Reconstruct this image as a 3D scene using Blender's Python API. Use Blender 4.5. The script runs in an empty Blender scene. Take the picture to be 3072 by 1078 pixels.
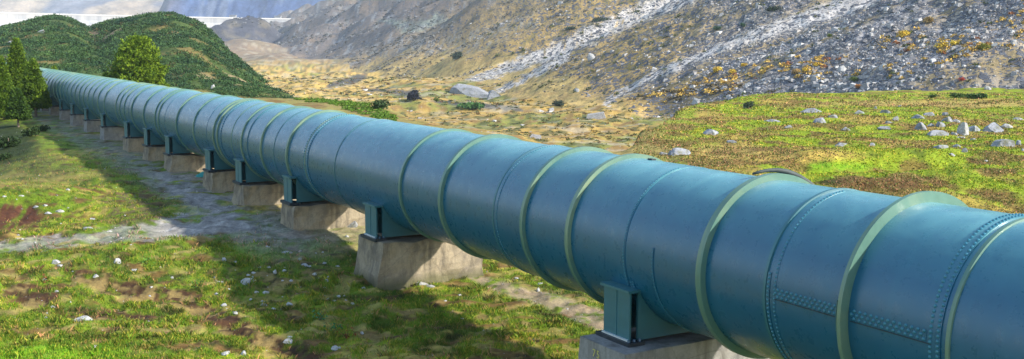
import bpy, bmesh, math, random
import numpy as np
from mathutils import Vector, Matrix
random.seed(7); RNG=np.random.default_rng(11)
scene=bpy.context.scene
COL=scene.collection
# ------------------------------------------------------------------ camera / pipe frame
HAZE=.00019; FPX=3161.75; PITCH=0.12; CAMZ=4.41
CP,SP=math.cos(PITCH),math.sin(PITCH)
YAW=0.52147
D=np.array([-math.sin(YAW),math.cos(YAW),0.00435]); N=np.array([math.cos(YAW),math.sin(YAW),0.0])
U=np.array([0.,0.,1.])
C=np.array([7.3124,4.21343,CAMZ-2.45833])
def pix(x,y,z):
    z=z-CAMZ
    f=np.maximum(y*CP-z*SP,0.05); zz=y*SP+z*CP
    return 1536+FPX*x/f, 539-FPX*zz/f
def ray(X,Y):
    a=(X-1536)/FPX; b=-(Y-539)/FPX
    return np.array([a,CP+b*SP,-SP+b*CP])
# ------------------------------------------------------------------ noise
_p=np.random.default_rng(3).permutation(512).astype(np.int64)
_g=np.random.default_rng(4).uniform(0,2*math.pi,512)
_gx,_gy=np.cos(_g),np.sin(_g)
def perlin(x,y,seed=0):
    x=np.asarray(x,float)+seed*17.31; y=np.asarray(y,float)-seed*9.7
    xi=np.floor(x).astype(np.int64); yi=np.floor(y).astype(np.int64)
    xf=x-xi; yf=y-yi
    u=xf*xf*xf*(xf*(xf*6-15)+10); v=yf*yf*yf*(yf*(yf*6-15)+10)
    def h(i,j): return _p[(_p[i&511]+j)&511]
    def gr(i,j,a,b):
        k=h(i,j); return _gx[k]*a+_gy[k]*b
    n00=gr(xi,yi,xf,yf); n10=gr(xi+1,yi,xf-1,yf)
    n01=gr(xi,yi+1,xf,yf-1); n11=gr(xi+1,yi+1,xf-1,yf-1)
    return ((n00*(1-u)+n10*u)*(1-v)+(n01*(1-u)+n11*u)*v)*1.5
def fbm(x,y,o=4,seed=0,gain=.5):
    r=0; a=1; f=1
    for i in range(o):
        r=r+a*perlin(x*f,y*f,seed+i*3); a*=gain; f*=2.03
    return r
def sst(a,b,x):
    t=np.clip((x-a)/(b-a),0,1); return t*t*(3-2*t)
def ip(x,a,b): return np.interp(x,a,b)
# ------------------------------------------------------------------ terrain height
SIL_X=[-900,0,78,120,167,202,241,272,287,349,427,485,524,555,590,621,652,679,718,757,815,854,893,930]
SIL_Y=[90,80,66,52,45,50,66,78,70,58,50,43,42,50,62,82,113,144,171,202,248,272,299,330]
def valley(y): return ip(y,[0,600,900,1150,1700,3000],[-6.6,-6.6,3,15,16,16])
FOOT_Y=[60,100,120,140,185,308,600,900,1200,1600,2400]
FOOT_X=[140,90,60,36,14,-13,-88,-185,-290,-425,-660]
def zg(x,y,fine=True,want=False):
    x=np.asarray(x,float); y=np.maximum(np.asarray(y,float),0.5)
    X=1536+3184*x/y
    n=(x-C[0])*N[0]+(y-C[1])*N[1]; t=(x-C[0])*D[0]+(y-C[1])*D[1]
    near=C[2]+.0043*t+ip(t,[14,18,22.5,60,90],[-1.94,-1.93,-1.60,-1.53,-1.45])
    near=near-1.5*sst(-3.6,-9,n)*sst(33,46,t)
    near=near+0.10*fbm(x*.35,y*.35,3,1)*sst(1.2,3.,np.abs(n))
    near=near+0.30*np.exp(-((x+13.2)/2.2)**2-((y-28.)/1.6)**2)-0.22*np.exp(-((x+12)/2.5)**2-((y-25.6)/1.0)**2)
    # trench with a dark undercut bank beyond the pipe
    tr=sst(2300,2450,X)*sst(2950,2800,X)
    yb=37+ (X-2400)*.004
    near=near-0.55*tr*np.exp(-((y-yb+1.2)/1.3)**2)+.25*tr*np.exp(-((y-yb-1.5)/1.8)**2)
    near=near+.25*fbm(x*.09,y*.09,3,9)*sst(6,20,n)
    E=ip(X,[800,900,1140,1300,1700,1900,1990,2100,2300,3072],[99,97,72,55,40,43,57,77,98,106])
    E=E*(1+.05*perlin(X*.01,0*X,5)+.05*fbm(x*.12,y*.12,3,6))
    V=valley(y)+ .5*fbm(x*.05,y*.05,3,2)+1.5*np.maximum(fbm(x*.028,y*.022,4,3)+.15,-.2)*sst(95,135,y)*sst(900,500,y)+.35*fbm(x*.22,y*.15,3,4)*sst(95,135,y)*sst(400,250,y)+ .012*np.maximum(y-150,0)*fbm(x*.012,y*.012,3,8)*sst(150,260,y)
    w=sst(0,1,(y-E*.97)/(.55*E))
    z=near*(1-w)+V*w
    reg=np.zeros(z.shape,int)
    # green hill
    yc=ip(X,[-900,0,550,650,750,893,930],[250,240,230,208,160,97,90])
    cz=CAMZ+(157-ip(X,SIL_X,SIL_Y))/FPX*yc-.9
    db=np.minimum(84+4*perlin(X*.01,0*X,6),yc-1)
    zb=near
    u=np.clip((y-db)/(yc-db),0,1); pr=1-(1-u)**1.45
    hz=zb+(cz-zb)*pr*ip(X,[0,1],[1,1])
    back=cz-(y-yc)*.5
    hz=np.where(y>yc,np.maximum(back,V),hz)
    bump=1.3*fbm(x*.045,y*.045,4,12)*np.sin(np.pi*u)
    gul=-1.0*np.exp(-((X-265-(1-u)*60)/35.)**2)*np.sin(np.pi*np.clip(u,0,1))
    hm=(X<930)&(y>db)
    hz=hz+np.where(y<=yc,bump+gul,0)
    z=np.where(hm,hz,z); reg=np.where(hm&(y<yc+60)&(u>0.02),1,reg)
    # scree mountainside
    xf=ip(y,FOOT_Y,FOOT_X)
    xf=xf+ 4*perlin(y*.02,0*y,7)*sst(150,260,y)
    dist=(x-xf)*.95
    a=y*.97-.22*x; 
    k=sst(0,40,dist)
    amp=np.minimum(np.maximum(dist,0)*.12,14)
    gully=amp*(fbm(a*.018,dist*.004,3,14)) + k*1.1*fbm(a*.09,dist*.02,3,15)
    spur=np.maximum(dist,0)*.20*fbm(a*.0045,dist*.0012,2,17)*sst(250,600,y)
    sl=np.where(dist>0, .42*(np.sqrt(dist*dist+36)-6)+np.maximum(dist-160,0)*.10,0)
    zs=V+sl+gully+spur
    sm=(dist>0)&(y>95)&(w>.4)
    z=np.where(sm,np.maximum(z,zs),z)
    reg=np.where(sm&(sl>.35),2,reg)
    # knoll in front of the dam
    kx,ky=-.2440*1200,1200.
    rr=np.hypot((x-kx)/56,(y-ky)/110)
    kn=V+19*np.cos(np.clip(rr,0,1)*np.pi/2)**1.1+2.2*fbm(x*.03,y*.03,4,20)*np.clip(1-rr,0,1)
    z=np.where(rr<1,np.maximum(z,kn),z); reg=np.where(rr<1,3,reg)
    if fine:
        z=z+ sst(60,25,y)*(.075*fbm(x*1.3,y*1.3,3,30)+.03*fbm(x*4.5,y*4.5,3,31))*ip(np.abs(n),[0,1.5],[.4,1])
        z=z+ np.where(reg==2, k*.35*fbm(x*.35,y*.35,3,33),0)
    if want: return z,reg,X,n,t,w,dist,u
    return z
def at_pixel(X,Y,lo=6,hi=2500):
    r=ray(X,Y); d=np.geomspace(lo,hi,2600); x=r[0]/r[1]*d; zz=CAMZ+r[2]/r[1]*d
    g=zg(x,d)
    i=np.argmax(zz<g)
    if zz[i]>=g[i]: return None
    return np.array([x[i],d[i],g[i]])
# ------------------------------------------------------------------ masks painted into the ground colour, shade patches among them
def poly(X,Y,pts):
    best=np.full(np.shape(X),1e9)
    for (x0,y0,w0),(x1,y1,w1) in zip(pts[:-1],pts[1:]):
        dx,dy=x1-x0,y1-y0; u=np.clip(((X-x0)*dx+(Y-y0)*dy)/(dx*dx+dy*dy),0,1)
        q=np.hypot(X-x0-u*dx,Y-y0-u*dy)/(w0+u*(w1-w0)); best=np.minimum(best,q)
    return best
def blob(X,Y,cx,cy,rx,ry): return np.hypot((X-cx)/rx,(Y-cy)/ry)
def mixc(c,rgb,m): m=np.clip(m,0,1)[...,None]; return c*(1-m)+np.array(rgb)*m
PATHS=[[(-200,748,13),(0,738,14),(250,720,19),(480,688,26),(700,650,50),(690,590,75),(560,540,75),(430,470,50),(310,410,34),(225,372,20),(165,348,13),(130,335,8)],
       [(650,660,45),(850,690,30),(1000,715,22)],]
TRAIL=[(1400,830,8),(1500,862,17),(1650,905,24),(1800,965,30),(1950,1000,30)]
FLOWS=[[(1335,285,9),(1420,245,12),(1520,205,15),(1640,165,22),(1760,110,27),(1900,50,28),(2060,-10,27)],
       [(1420,300,5),(1530,255,7),(1600,225,10),(1700,170,14)],
       [(1770,350,6),(1830,300,10),(1930,240,12),(2080,180,14),(2200,130,17),(2350,80,24),(2600,0,32)],
       [(2300,225,8),(2520,130,18),(2760,20,30)],
       [(2380,240,12),(2300,290,16)]]
def terrain_color(x,y,z):
    z0,reg,Xa,n,t,w,dist,u=zg(x,y,False,True)
    X,Y=pix(x,y,z)
    s=ip(y,[10,60,300,1500],[1,.35,.08,.02])
    wx=fbm(x*.9,y*.9,4,40); wf=fbm(x*3.1,y*3.1,3,41); wl=fbm(x*.22,y*.22,3,42); far=fbm(x*.06,y*.06,4,43)
    Xw=X+wx*30; Yw=Y+wf*9+wx*6
    c=np.zeros(np.shape(x)+(3,))+np.array([.125,.190,.014])
    c=mixc(c,[.20,.275,.016],sst(.05,.6,wl+.5*wx))
    c=mixc(c,[.055,.095,.012],sst(.1,.7,-wx+.3*wf)*.8)
    c=mixc(c,[.36,.25,.07],sst(.15,.8,wf*.7+wl*.8+.05)*.75)
    c=mixc(c,[.13,.065,.028],sst(.15,.6,fbm(x*1.1,y*2.2,4,44)+.3*wf)*.85)
    c=mixc(c,[.03,.025,.012],sst(.35,.7,fbm(x*1.9,y*3.0,3,46))*.7)
    # foreground specifics
    fg=(Y>700)&(y<40)
    dm=np.maximum.reduce([sst(1.35,.9,poly(Xw,Yw,[(60,880,26),(140,890,30)])),
        sst(1.4,.9,poly(Xw,Yw,[(210,815,16),(330,860,20),(470,885,22),(610,905,24)])),
        sst(1.4,.9,poly(Xw,Yw,[(170,930,10),(300,945,14),(440,955,10)])),
        sst(1.4,.9,poly(Xw,Yw,[(600,930,20),(690,975,24),(800,1020,24),(920,1070,22)])),
        sst(1.3,.6,poly(Xw,Yw,[(60,700,10),(150,705,20),(270,690,10),(380,668,8)]))])
    dk=sst(1.2,.4,blob(Xw,Yw,840,835,230,70))*sst(-.2,.5,wf+wx*.6)  # shaded dirt beside the pipe, its shadow darkening painted into the colour
    w8=fbm(x*2.6,y*2.4,3,47)
    c=mixc(c,[.070,.036,.018],dm*sst(-.7,.15,.6*wf+w8+.1)*fg); c=mixc(c,[.03,.016,.010],dm*sst(.0,.25,w8+.3*wx)*fg*.9)
    c=mixc(c,[.035,.035,.014],dk*.85*sst(-.2,.1,w8+.2)); c=mixc(c,[.30,.22,.08],.6*sst(.2,.5,w8+.4*wx)*fg)
    c=mixc(c,[.075,.06,.035],.8*sst(1.2,.3,blob(Xw,Yw,400,620,110,75))*sst(-.3,.4,wf+.2))
    c=mixc(c,[.15,.30,.012],sst(1.1,.2,blob(Xw,Yw,150,1080,420,70))*.8)
    c=mixc(c,[.16,.30,.012],sst(1.0,.2,blob(Xw,Yw,760,770,150,30))*.5)
    c=mixc(c,[.085,.036,.02],sst(1.05,.75,blob(Xw,Yw,20,650,130,45))*sst(-.4,.2,perlin(X*.05+Y*.03,Y*.02,45)+.1))
    # bank on the far left: olive tussocks
    bk=sst(1.1,.8,blob(Xw,Yw,130,460,240,95))*sst(-2.8,-4.5,n)
    c=mixc(c,[.10,.115,.03],bk*.8); c=mixc(c,[.05,.035,.02],bk*sst(.1,.5,wf)*.9)
    c=mixc(c,[.03,.045,.012],sst(1.1,.7,blob(Xw,Yw,20,430,90,70)))  # shade beneath the left pines, painted dark into the ground
    c=mixc(c,[.20,.17,.05],.7*sst(1.1,.6,poly(Xw,Yw,[(-50,540,30),(150,545,30),(330,530,20)]))*sst(-.2,.3,wx))
    # gravel
    g=sst(1.25,.75,poly(Xw+wx*12,Yw,PATHS[0]))
    g=np.maximum(g,.75*sst(1.25,.6,poly(Xw+wx*20,Yw+wf*8,PATHS[1]))*sst(-.4,.2,wf+.3))
    g=np.maximum(g,sst(2.3,1.4,np.abs(n+.6))*sst(19,23,t)*.8*(t<110)*sst(-.9,-.1,wx))
    g=g*(1-.35*sst(520,380,X))*sst(.7,.0,wx-.15*(Y>640)+.35*wf*(X<600))
    gc=np.array([.27,.255,.235])*(1+.25*wf[...,None])
    tan=np.array([.33,.27,.18])
    gc=gc*(1-sst(-1.5,0,n)[...,None])+tan*sst(-1.5,0,n)[...,None]
    c=c*(1-g[...,None])+gc*g[...,None]
    tm=sst(1.4,.6,poly(Xw,Yw,TRAIL))*sst(-.5,.2,wf+.2); c=mixc(c,[.27,.21,.14],tm*.9)
    # ---- meadow beyond the pipe
    md=(n>4)&(w<.6)&(reg==0)&(y>20)
    m=np.zeros_like(c)+np.array([.19,.26,.014])
    mw=fbm(x*.25,y*.16,4,50); m2=fbm(x*.9,y*.7,4,51)
    m=mixc(m,[.26,.30,.018],sst(0,.5,mw)*.6)
    m=mixc(m,[.36,.245,.055],sst(.0,.7,-mw+.35*m2+.12)*.85)
    m=mixc(m,[.07,.11,.012],sst(.2,.7,m2)*.7)
    m=mixc(m,[.42,.28,.07],.85*sst(1.1,.4,blob(X+mw*60,Y+mw*10,2420,470,230,26)))
    m=mixc(m,[.40,.29,.09],.8*sst(1.1,.4,blob(X,Y+mw*4,2850,312,500,13)))
    m=mixc(m,[.36,.25,.08],.8*sst(1.1,.4,blob(X+mw*30,Y,2180,455,150,30)))
    m=mixc(m,[.15,.30,.012],.8*sst(1.1,.4,blob(X+mw*40,Y+mw*6,2500,505,210,16)))
    m=mixc(m,[.13,.065,.025],.95*sst(1.15,.7,blob(X+mw*60,Y+m2*8+mw*6,2660,552,200,26))*sst(-.5,.1,m2+.2))
    m=mixc(m,[.03,.028,.012],.9*sst(1.1,.6,blob(X+m2*25,Y+m2*5,2500,545,75,13)))
    m=mixc(m,[.24,.19,.07],.85*sst(2150,1900,X+mw*60)); m=mixc(m,[.20,.19,.05],sst(.0,.3,w)*.7)
    m=mixc(m,[.15,.08,.03],.75*sst(.12,.45,fbm(x*.5,y*.4,3,52)))
    mdm=md*sst(.55,.12,w+.12*mw)
    # ---- valley floor
    vd=((w>=.35)&(reg==0)|(reg==0)&(y>110))
    vm=fbm(x*.05,y*.03,4,55); v2=fbm(x*.35,y*.2,4,56)
    v=np.zeros_like(c)+np.array([.40,.27,.075])
    v=mixc(v,[.20,.21,.05],sst(-.05,.5,vm+.4*v2))
    gold=sst(1250,1150,X+vm*200)*sst(345,320,Y)
    v=mixc(v,[.56,.38,.11],gold*.9); v=mixc(v,[.34,.34,.07],gold*sst(0,.6,vm+.5*v2)*.8)
    v=mixc(v,[.075,.085,.035],sst(.12,.4,v2)*.8); v=mixc(v,[.16,.09,.045],sst(.15,.45,-v2)*.6)
    v=mixc(v,[.19,.145,.115],.85*sst(215,165,Y))
    dkp=np.maximum.reduce([sst(1.2,.6,poly(X+vm*10,Y+v2*5,P_)) for P_ in ([(985,258,7),(1050,243,12),(1090,230,10)],[(1090,268,4),(1190,276,8),(1240,282,12)],[(1060,345,8),(1090,332,10)],[(1310,305,5),(1500,322,7),(1560,330,5)])])
    v=mixc(v,[.065,.07,.075],dkp*.9)  # bank and terrace-edge shadows painted in, toned like dark rock and scrub
    v=mixc(v,[.40,.36,.27],.5*sst(.25,.5,fbm(x*.1,y*.5,3,57)))
    c=np.where(vd[...,None],v,c); c=np.where(md[...,None],v*(1-mdm[...,None])+m*mdm[...,None],c)
    # ---- hill ground under the scrub
    h=np.zeros_like(c)+np.array([.055,.085,.022])
    h=mixc(h,[.16,.13,.045],sst(0,.5,fbm(x*.12,y*.12,4,58)))
    h=mixc(h,[.24,.19,.10],sst(.62,.8,fbm(x*.06,y*.09,4,59)))
    h=mixc(h,[.26,.19,.11],sst(1.2,.6,poly(X+far*20,Y,[(262,70,7),(268,95,14),(290,115,14)])))
    h=mixc(h,[.13,.045,.025],sst(.55,.8,fbm(x*.09,y*.09,3,60)))
    c=np.where((reg==1)[...,None],h,c)
    # ---- scree
    sa=y*.97-.22*x; st=fbm(sa*.11,dist*.012,4,61); s2=fbm(x*.2,y*.2,4,62); s3=fbm(x*.7,y*.7,3,63)
    r=np.zeros_like(c)+np.array([.40,.275,.105])
    r=mixc(r,[.15,.135,.05],sst(-.0,.6,s2+.5*st)*.8)
    left=sst(1750,1250,X+Y*2.0+far*80)
    r=mixc(r,[.135,.12,.12],left*.9); r=mixc(r,[.23,.17,.12],left*sst(.1,.6,st+.3*s2)*.8)
    r=mixc(r,[.30,.34,.27],.8*sst(1.1,.4,poly(X+st*40,Y+s2*8,[(1150,60,8),(1240,85,22),(1330,55,16)])))
    r=mixc(r,[.30,.31,.30],.6*sst(1.1,.4,poly(X,Y,[(1060,150,30),(1400,130,45),(1600,60,30)]))*sst(-.1,.4,s3+s2*.6))
    r=mixc(r,[.34,.34,.33],left*.75*sst(.35,.6,fbm(x*.16,y*.05,3,66)))
    r=mixc(r,[.07,.075,.07],left*.6*sst(.3,.6,fbm(x*.13,y*.05,3,67)))
    low=ip(X,[700,900,1100,1400,1700,1800,2000],[210,205,185,160,215,290,340])
    gd=sst(-25,30,Y-low+st*25+far*20)*sst(2050,1800,X)
    r=mixc(r,[.50,.36,.13],gd*.9*sst(-.6,.1,s2)); r=mixc(r,[.13,.11,.06],gd*sst(.25,.6,s3+.3*s2)*.7)
    right=sst(1950,2300,X+far*150)
    r=mixc(r,[.32,.31,.31],right*.7)
    r=mixc(r,[.27,.20,.09],right*sst(-.05,.45,-st+.3*s2)*.85)
    yl=np.maximum.reduce([sst(1.2,.3,poly(X+s2*40,Y+s2*16,[(1900,320,20),(2250,235,42),(2480,190,48),(2750,130,50)])),
        sst(1.2,.3,poly(X+s2*40,Y+s2*16,[(2700,210,34),(2860,130,36),(3072,40,60)])),
        sst(1.2,.3,poly(X+s2*40,Y+s2*16,[(2450,220,20),(2700,200,30),(3072,110,30)]))])
    r=mixc(r,[.60,.38,.12],yl*sst(-.3,.3,s3+.5*s2)*.85); r=mixc(r,[.30,.12,.04],yl*sst(.5,.8,s2)*.7)
    r=mixc(r,[.10,.085,.04],.75*sst(1.15,.6,blob(X+s2*40,Y+s3*6,2150,300,260,50)))
    rock=np.clip(.12+.16*sst(1400,1700,X)+.55*right*sst(-.25,.25,st+.2*s2)-.3*gd,0,1)
    for i,P in enumerate(FLOWS):
        f=sst(1.25,.7,poly(X+s2*10,Y+s3*4+s2*6,P))*(1 if i<3 else .6)
        r=mixc(r,[.56,.53,.50] if i<3 else [.30,.31,.35],f*.9*sst(-.9,-.1,s3)); rock=rock*(1-f)+f*.22
    rock=rock*sst(900,500,y)
    rock=np.maximum(rock,.5*sst(.1,.5,s3)*left)
    c=np.where((reg==2)[...,None],r,c)
    kc=np.zeros_like(c)+np.array([.07,.07,.085]); kc=mixc(kc,[.15,.13,.10],sst(0,.5,fbm(x*.05,y*.05,3,64)))
    c=np.where((reg==3)[...,None],kc,c)
    rock=np.where(reg==2,rock,0.)
    c=c*(1+.16*np.clip(wf,-1,1)*sst(80,30,y))[...,None]
    return np.clip(c,.004,.8),rock
# ------------------------------------------------------------------ object helpers
def props(o,label=None,cat=None,group=None,kind=None):
    if label: o['label']=label
    if cat: o['category']=cat
    if group: o['group']=group
    if kind: o['kind']=kind
    return o
def link(name,me,mat=None,parent=None):
    o=bpy.data.objects.new(name,me); COL.objects.link(o)
    if mat is not None and me is not None and not me.materials: me.materials.append(mat)
    if parent: o.parent=parent
    return o
def empty(name,loc=(0,0,0),rz=0):
    o=bpy.data.objects.new(name,None); COL.objects.link(o); o.location=loc; o.rotation_euler=(0,0,rz)
    o.empty_display_size=.3; return o
def mesh_np(name,V,Fc,col=None,smooth=False,extra=None):
    V=np.ascontiguousarray(V,np.float32); Fc=np.ascontiguousarray(Fc,np.int32)
    me=bpy.data.meshes.new(name); k=Fc.shape[1]
    me.vertices.add(len(V)); me.vertices.foreach_set('co',V.ravel())
    me.loops.add(Fc.size); me.loops.foreach_set('vertex_index',Fc.ravel())
    me.polygons.add(len(Fc)); me.polygons.foreach_set('loop_start',np.arange(0,Fc.size,k,dtype=np.int32))
    me.polygons.foreach_set('use_smooth',np.full(len(Fc),smooth))
    me.update(calc_edges=True)
    if col is not None:
        a=me.attributes.new('col','FLOAT_COLOR','POINT'); cc=np.ones((len(V),4),np.float32); cc[:,:3]=col
        a.data.foreach_set('color',cc.ravel())
    for nm,arr in (extra or {}).items():
        a=me.attributes.new(nm,'FLOAT','POINT'); a.data.foreach_set('value',np.ascontiguousarray(arr,np.float32))
    me.validate(); return me
def bm_mesh(name,bm,smooth=False):
    bmesh.ops.recalc_face_normals(bm,faces=bm.faces)
    me=bpy.data.meshes.new(name); bm.to_mesh(me); bm.free()
    if smooth:
        for p in me.polygons: p.use_smooth=True
    return me
def add_box(bm,x0,x1,y0,y1,z0,z1):
    vs=[bm.verts.new(v) for v in ((x0,y0,z0),(x1,y0,z0),(x1,y1,z0),(x0,y1,z0),(x0,y0,z1),(x1,y0,z1),(x1,y1,z1),(x0,y1,z1))]
    for f in ((0,1,2,3),(4,5,6,7),(0,1,5,4),(1,2,6,5),(2,3,7,6),(3,0,4,7)): bm.faces.new([vs[i] for i in f])
    return vs
def bevel(bm,w,seg=2):
    bmesh.ops.bevel(bm,geom=list(bm.edges),offset=w,segments=seg,affect='EDGES',profile=.6)
# ------------------------------------------------------------------ materials
class NT:
    def __init__(s,name):
        s.m=bpy.data.materials.new(name); s.m.use_nodes=True; s.t=s.m.node_tree; s.n=s.t.nodes; s.b=s.n['Principled BSDF']
    def add(s,t,**k):
        n=s.n.new(t)
        for a,b in k.items():
            if a.startswith('i_'):
                key=a[2:]; key=int(key) if key.isdigit() else key.replace('_',' ')
                n.inputs[key].default_value=b
            else: setattr(n,a,b)
        return n
    def l(s,a,b): s.t.links.new(a,b)
    def noise(s,vec,scale,detail=6,rough=.6,dist=0):
        n=s.add('ShaderNodeTexNoise',i_Scale=scale,i_Detail=detail,i_Roughness=rough,i_Distortion=dist)
        s.l(vec,n.inputs['Vector']); return n.outputs['Fac']
    def ramp(s,f,stops):
        r=s.add('ShaderNodeValToRGB'); e=r.color_ramp.elements
        while len(e)<len(stops): e.new(.5)
        for x,(p,c) in zip(e,stops): x.position=p; x.color=(*c,1) if len(c)==3 else c
        s.l(f,r.inputs[0]); return r.outputs[0]
    def mix(s,f,a,b,mode='MIX'):
        n=s.add('ShaderNodeMix',data_type='RGBA',blend_type=mode)
        for i,v in ((0,f),(6,a),(7,b)):
            if isinstance(v,(int,float)): n.inputs[i].default_value=v
            elif isinstance(v,tuple): n.inputs[i].default_value=(*v,1)
            else: s.l(v,n.inputs[i])
        return n.outputs[2]
    def bump(s,h,st,dist=.02,prev=None):
        b=s.add('ShaderNodeBump',i_Strength=st,i_Distance=dist); s.l(h,b.inputs['Height'])
        if prev is not None: s.l(prev,b.inputs['Normal'])
        return b.outputs[0]
def g3(v): return (v,v,v)
def mat_terrain(name,scale=1.4,b=.05,rocky=False):
    T=NT(name); tc=T.add('ShaderNodeTexCoord').outputs['Object']
    at=T.add('ShaderNodeAttribute',attribute_name='col').outputs['Color']
    n1=T.noise(tc,scale,12,.72); n2=T.noise(tc,scale*6,8,.7)
    c=T.mix(1.,at,T.ramp(n1,[(.25,g3(.55)),(.5,g3(1.)),(.75,g3(1.5))]),'MULTIPLY')
    c=T.mix(.8,c,T.ramp(n2,[(.3,(.6,.58,.62)),(.5,g3(1.)),(.72,(1.5,1.45,1.25))]),'MULTIPLY')
    h=n1
    if rocky:
        rk=T.add('ShaderNodeAttribute',attribute_name='rock').outputs['Fac']
        for i,sc in enumerate((.9,2.2)):
            v=T.add('ShaderNodeTexVoronoi',i_Scale=sc,i_Randomness=1.); 
            T.l(tc,v.inputs['Vector'])
            e=T.add('ShaderNodeTexVoronoi',feature='DISTANCE_TO_EDGE',i_Scale=sc); T.l(tc,e.inputs['Vector'])
            stone=T.ramp(v.outputs['Color'],[(0,(.07,.075,.09)),(.4,(.16,.165,.185)),(.7,(.30,.305,.33)),(1,(.52,.52,.52))])
            has=T.add('ShaderNodeSeparateColor'); T.l(v.outputs['Color'],has.inputs[0])
            k=T.add('ShaderNodeMath',operation='LESS_THAN'); T.l(has.outputs[1],k.inputs[0]); T.l(rk,k.inputs[1])
            ed=T.ramp(e.outputs['Distance'],[(.02,g3(0)),(.09,g3(1))])
            f=T.add('ShaderNodeMath',operation='MULTIPLY'); T.l(k.outputs[0],f.inputs[0]); T.l(ed,f.inputs[1])
            c=T.mix(f.outputs[0],c,stone)
            m=T.add('ShaderNodeMath',operation='MULTIPLY_ADD',i_1=.6); T.l(f.outputs[0],m.inputs[0]); T.l(h,m.inputs[2]); h=m.outputs[0]
    T.l(c,T.b.inputs['Base Color']); T.b.inputs['Roughness'].default_value=.95; T.b.inputs['Specular IOR Level'].default_value=.145
    T.l(T.bump(h,.8 if rocky else .6,b*6 if rocky else b,T.bump(n2,.5,b*.4)),T.b.inputs['Normal'])
    return T.m
def mat_leaf(name,var=.35,rough=.7,trans=0.):
    T=NT(name); at=T.add('ShaderNodeAttribute',attribute_name='col').outputs['Color']
    tc=T.add('ShaderNodeTexCoord').outputs['Object']
    n=T.noise(tc,5,3,.6)
    c=T.mix(1.,at,T.ramp(n,[(.3,g3(1-var)),(.7,g3(1+var))]),'MULTIPLY')
    T.l(c,T.b.inputs['Base Color']); T.b.inputs['Roughness'].default_value=rough; T.b.inputs['Specular IOR Level'].default_value=.2
    return T.m
def mat_paint(name,base,streak,rough=.38,amount=.6,rust=True,top=False):
    T=NT(name); tc=T.add('ShaderNodeTexCoord').outputs['Object']
    mp=T.add('ShaderNodeMapping'); T.l(tc,mp.inputs[0]); mp.inputs['Scale'].default_value=(.45,.45,3.2)
    n1=T.noise(mp.outputs[0],1.6,7,.62,.6); n2=T.noise(tc,9,6,.65); n3=T.noise(tc,.7,4,.6)
    c=T.mix(T.ramp(n1,[(.46,g3(0)),(.72,g3(amount))]),base,streak)
    c=T.mix(T.ramp(n3,[(.4,g3(0)),(.75,g3(.5))]),c,tuple(v*.7 for v in base))
    c=T.mix(T.ramp(n2,[(.35,g3(.0)),(.8,g3(.35))]),c,tuple(v*1.35 for v in base))
    if top:   # sunlit crown painted pale into the colour, with paint fading (local x is up)
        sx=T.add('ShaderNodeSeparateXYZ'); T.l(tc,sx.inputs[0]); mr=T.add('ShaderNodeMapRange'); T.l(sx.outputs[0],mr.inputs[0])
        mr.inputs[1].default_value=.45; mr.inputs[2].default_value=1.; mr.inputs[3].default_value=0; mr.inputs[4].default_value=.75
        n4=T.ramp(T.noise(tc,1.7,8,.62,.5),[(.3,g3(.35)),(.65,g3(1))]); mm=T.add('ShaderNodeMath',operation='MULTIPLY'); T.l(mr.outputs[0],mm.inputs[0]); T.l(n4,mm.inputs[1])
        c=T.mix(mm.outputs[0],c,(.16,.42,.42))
    if rust:
        c=T.mix(T.ramp(T.noise(tc,3.1,9,.75),[(.60,g3(0)),(.68,g3(.38))]),c,tuple(min(1,v*1.25+.05) for v in base))
        c=T.mix(T.ramp(T.noise(tc,23,5,.7),[(.84,g3(0)),(.88,g3(.5))]),c,(.09,.04,.02))
    T.l(c,T.b.inputs['Base Color'])
    r=T.ramp(n2,[(.3,g3(rough-.07)),(.7,g3(rough+.12))]); T.l(r,T.b.inputs['Roughness'])
    T.b.inputs['Specular IOR Level'].default_value=.7
    T.l(T.bump(n2,.03,.0015,T.bump(n3,.08,.015)),T.b.inputs['Normal'])
    return T.m
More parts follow.
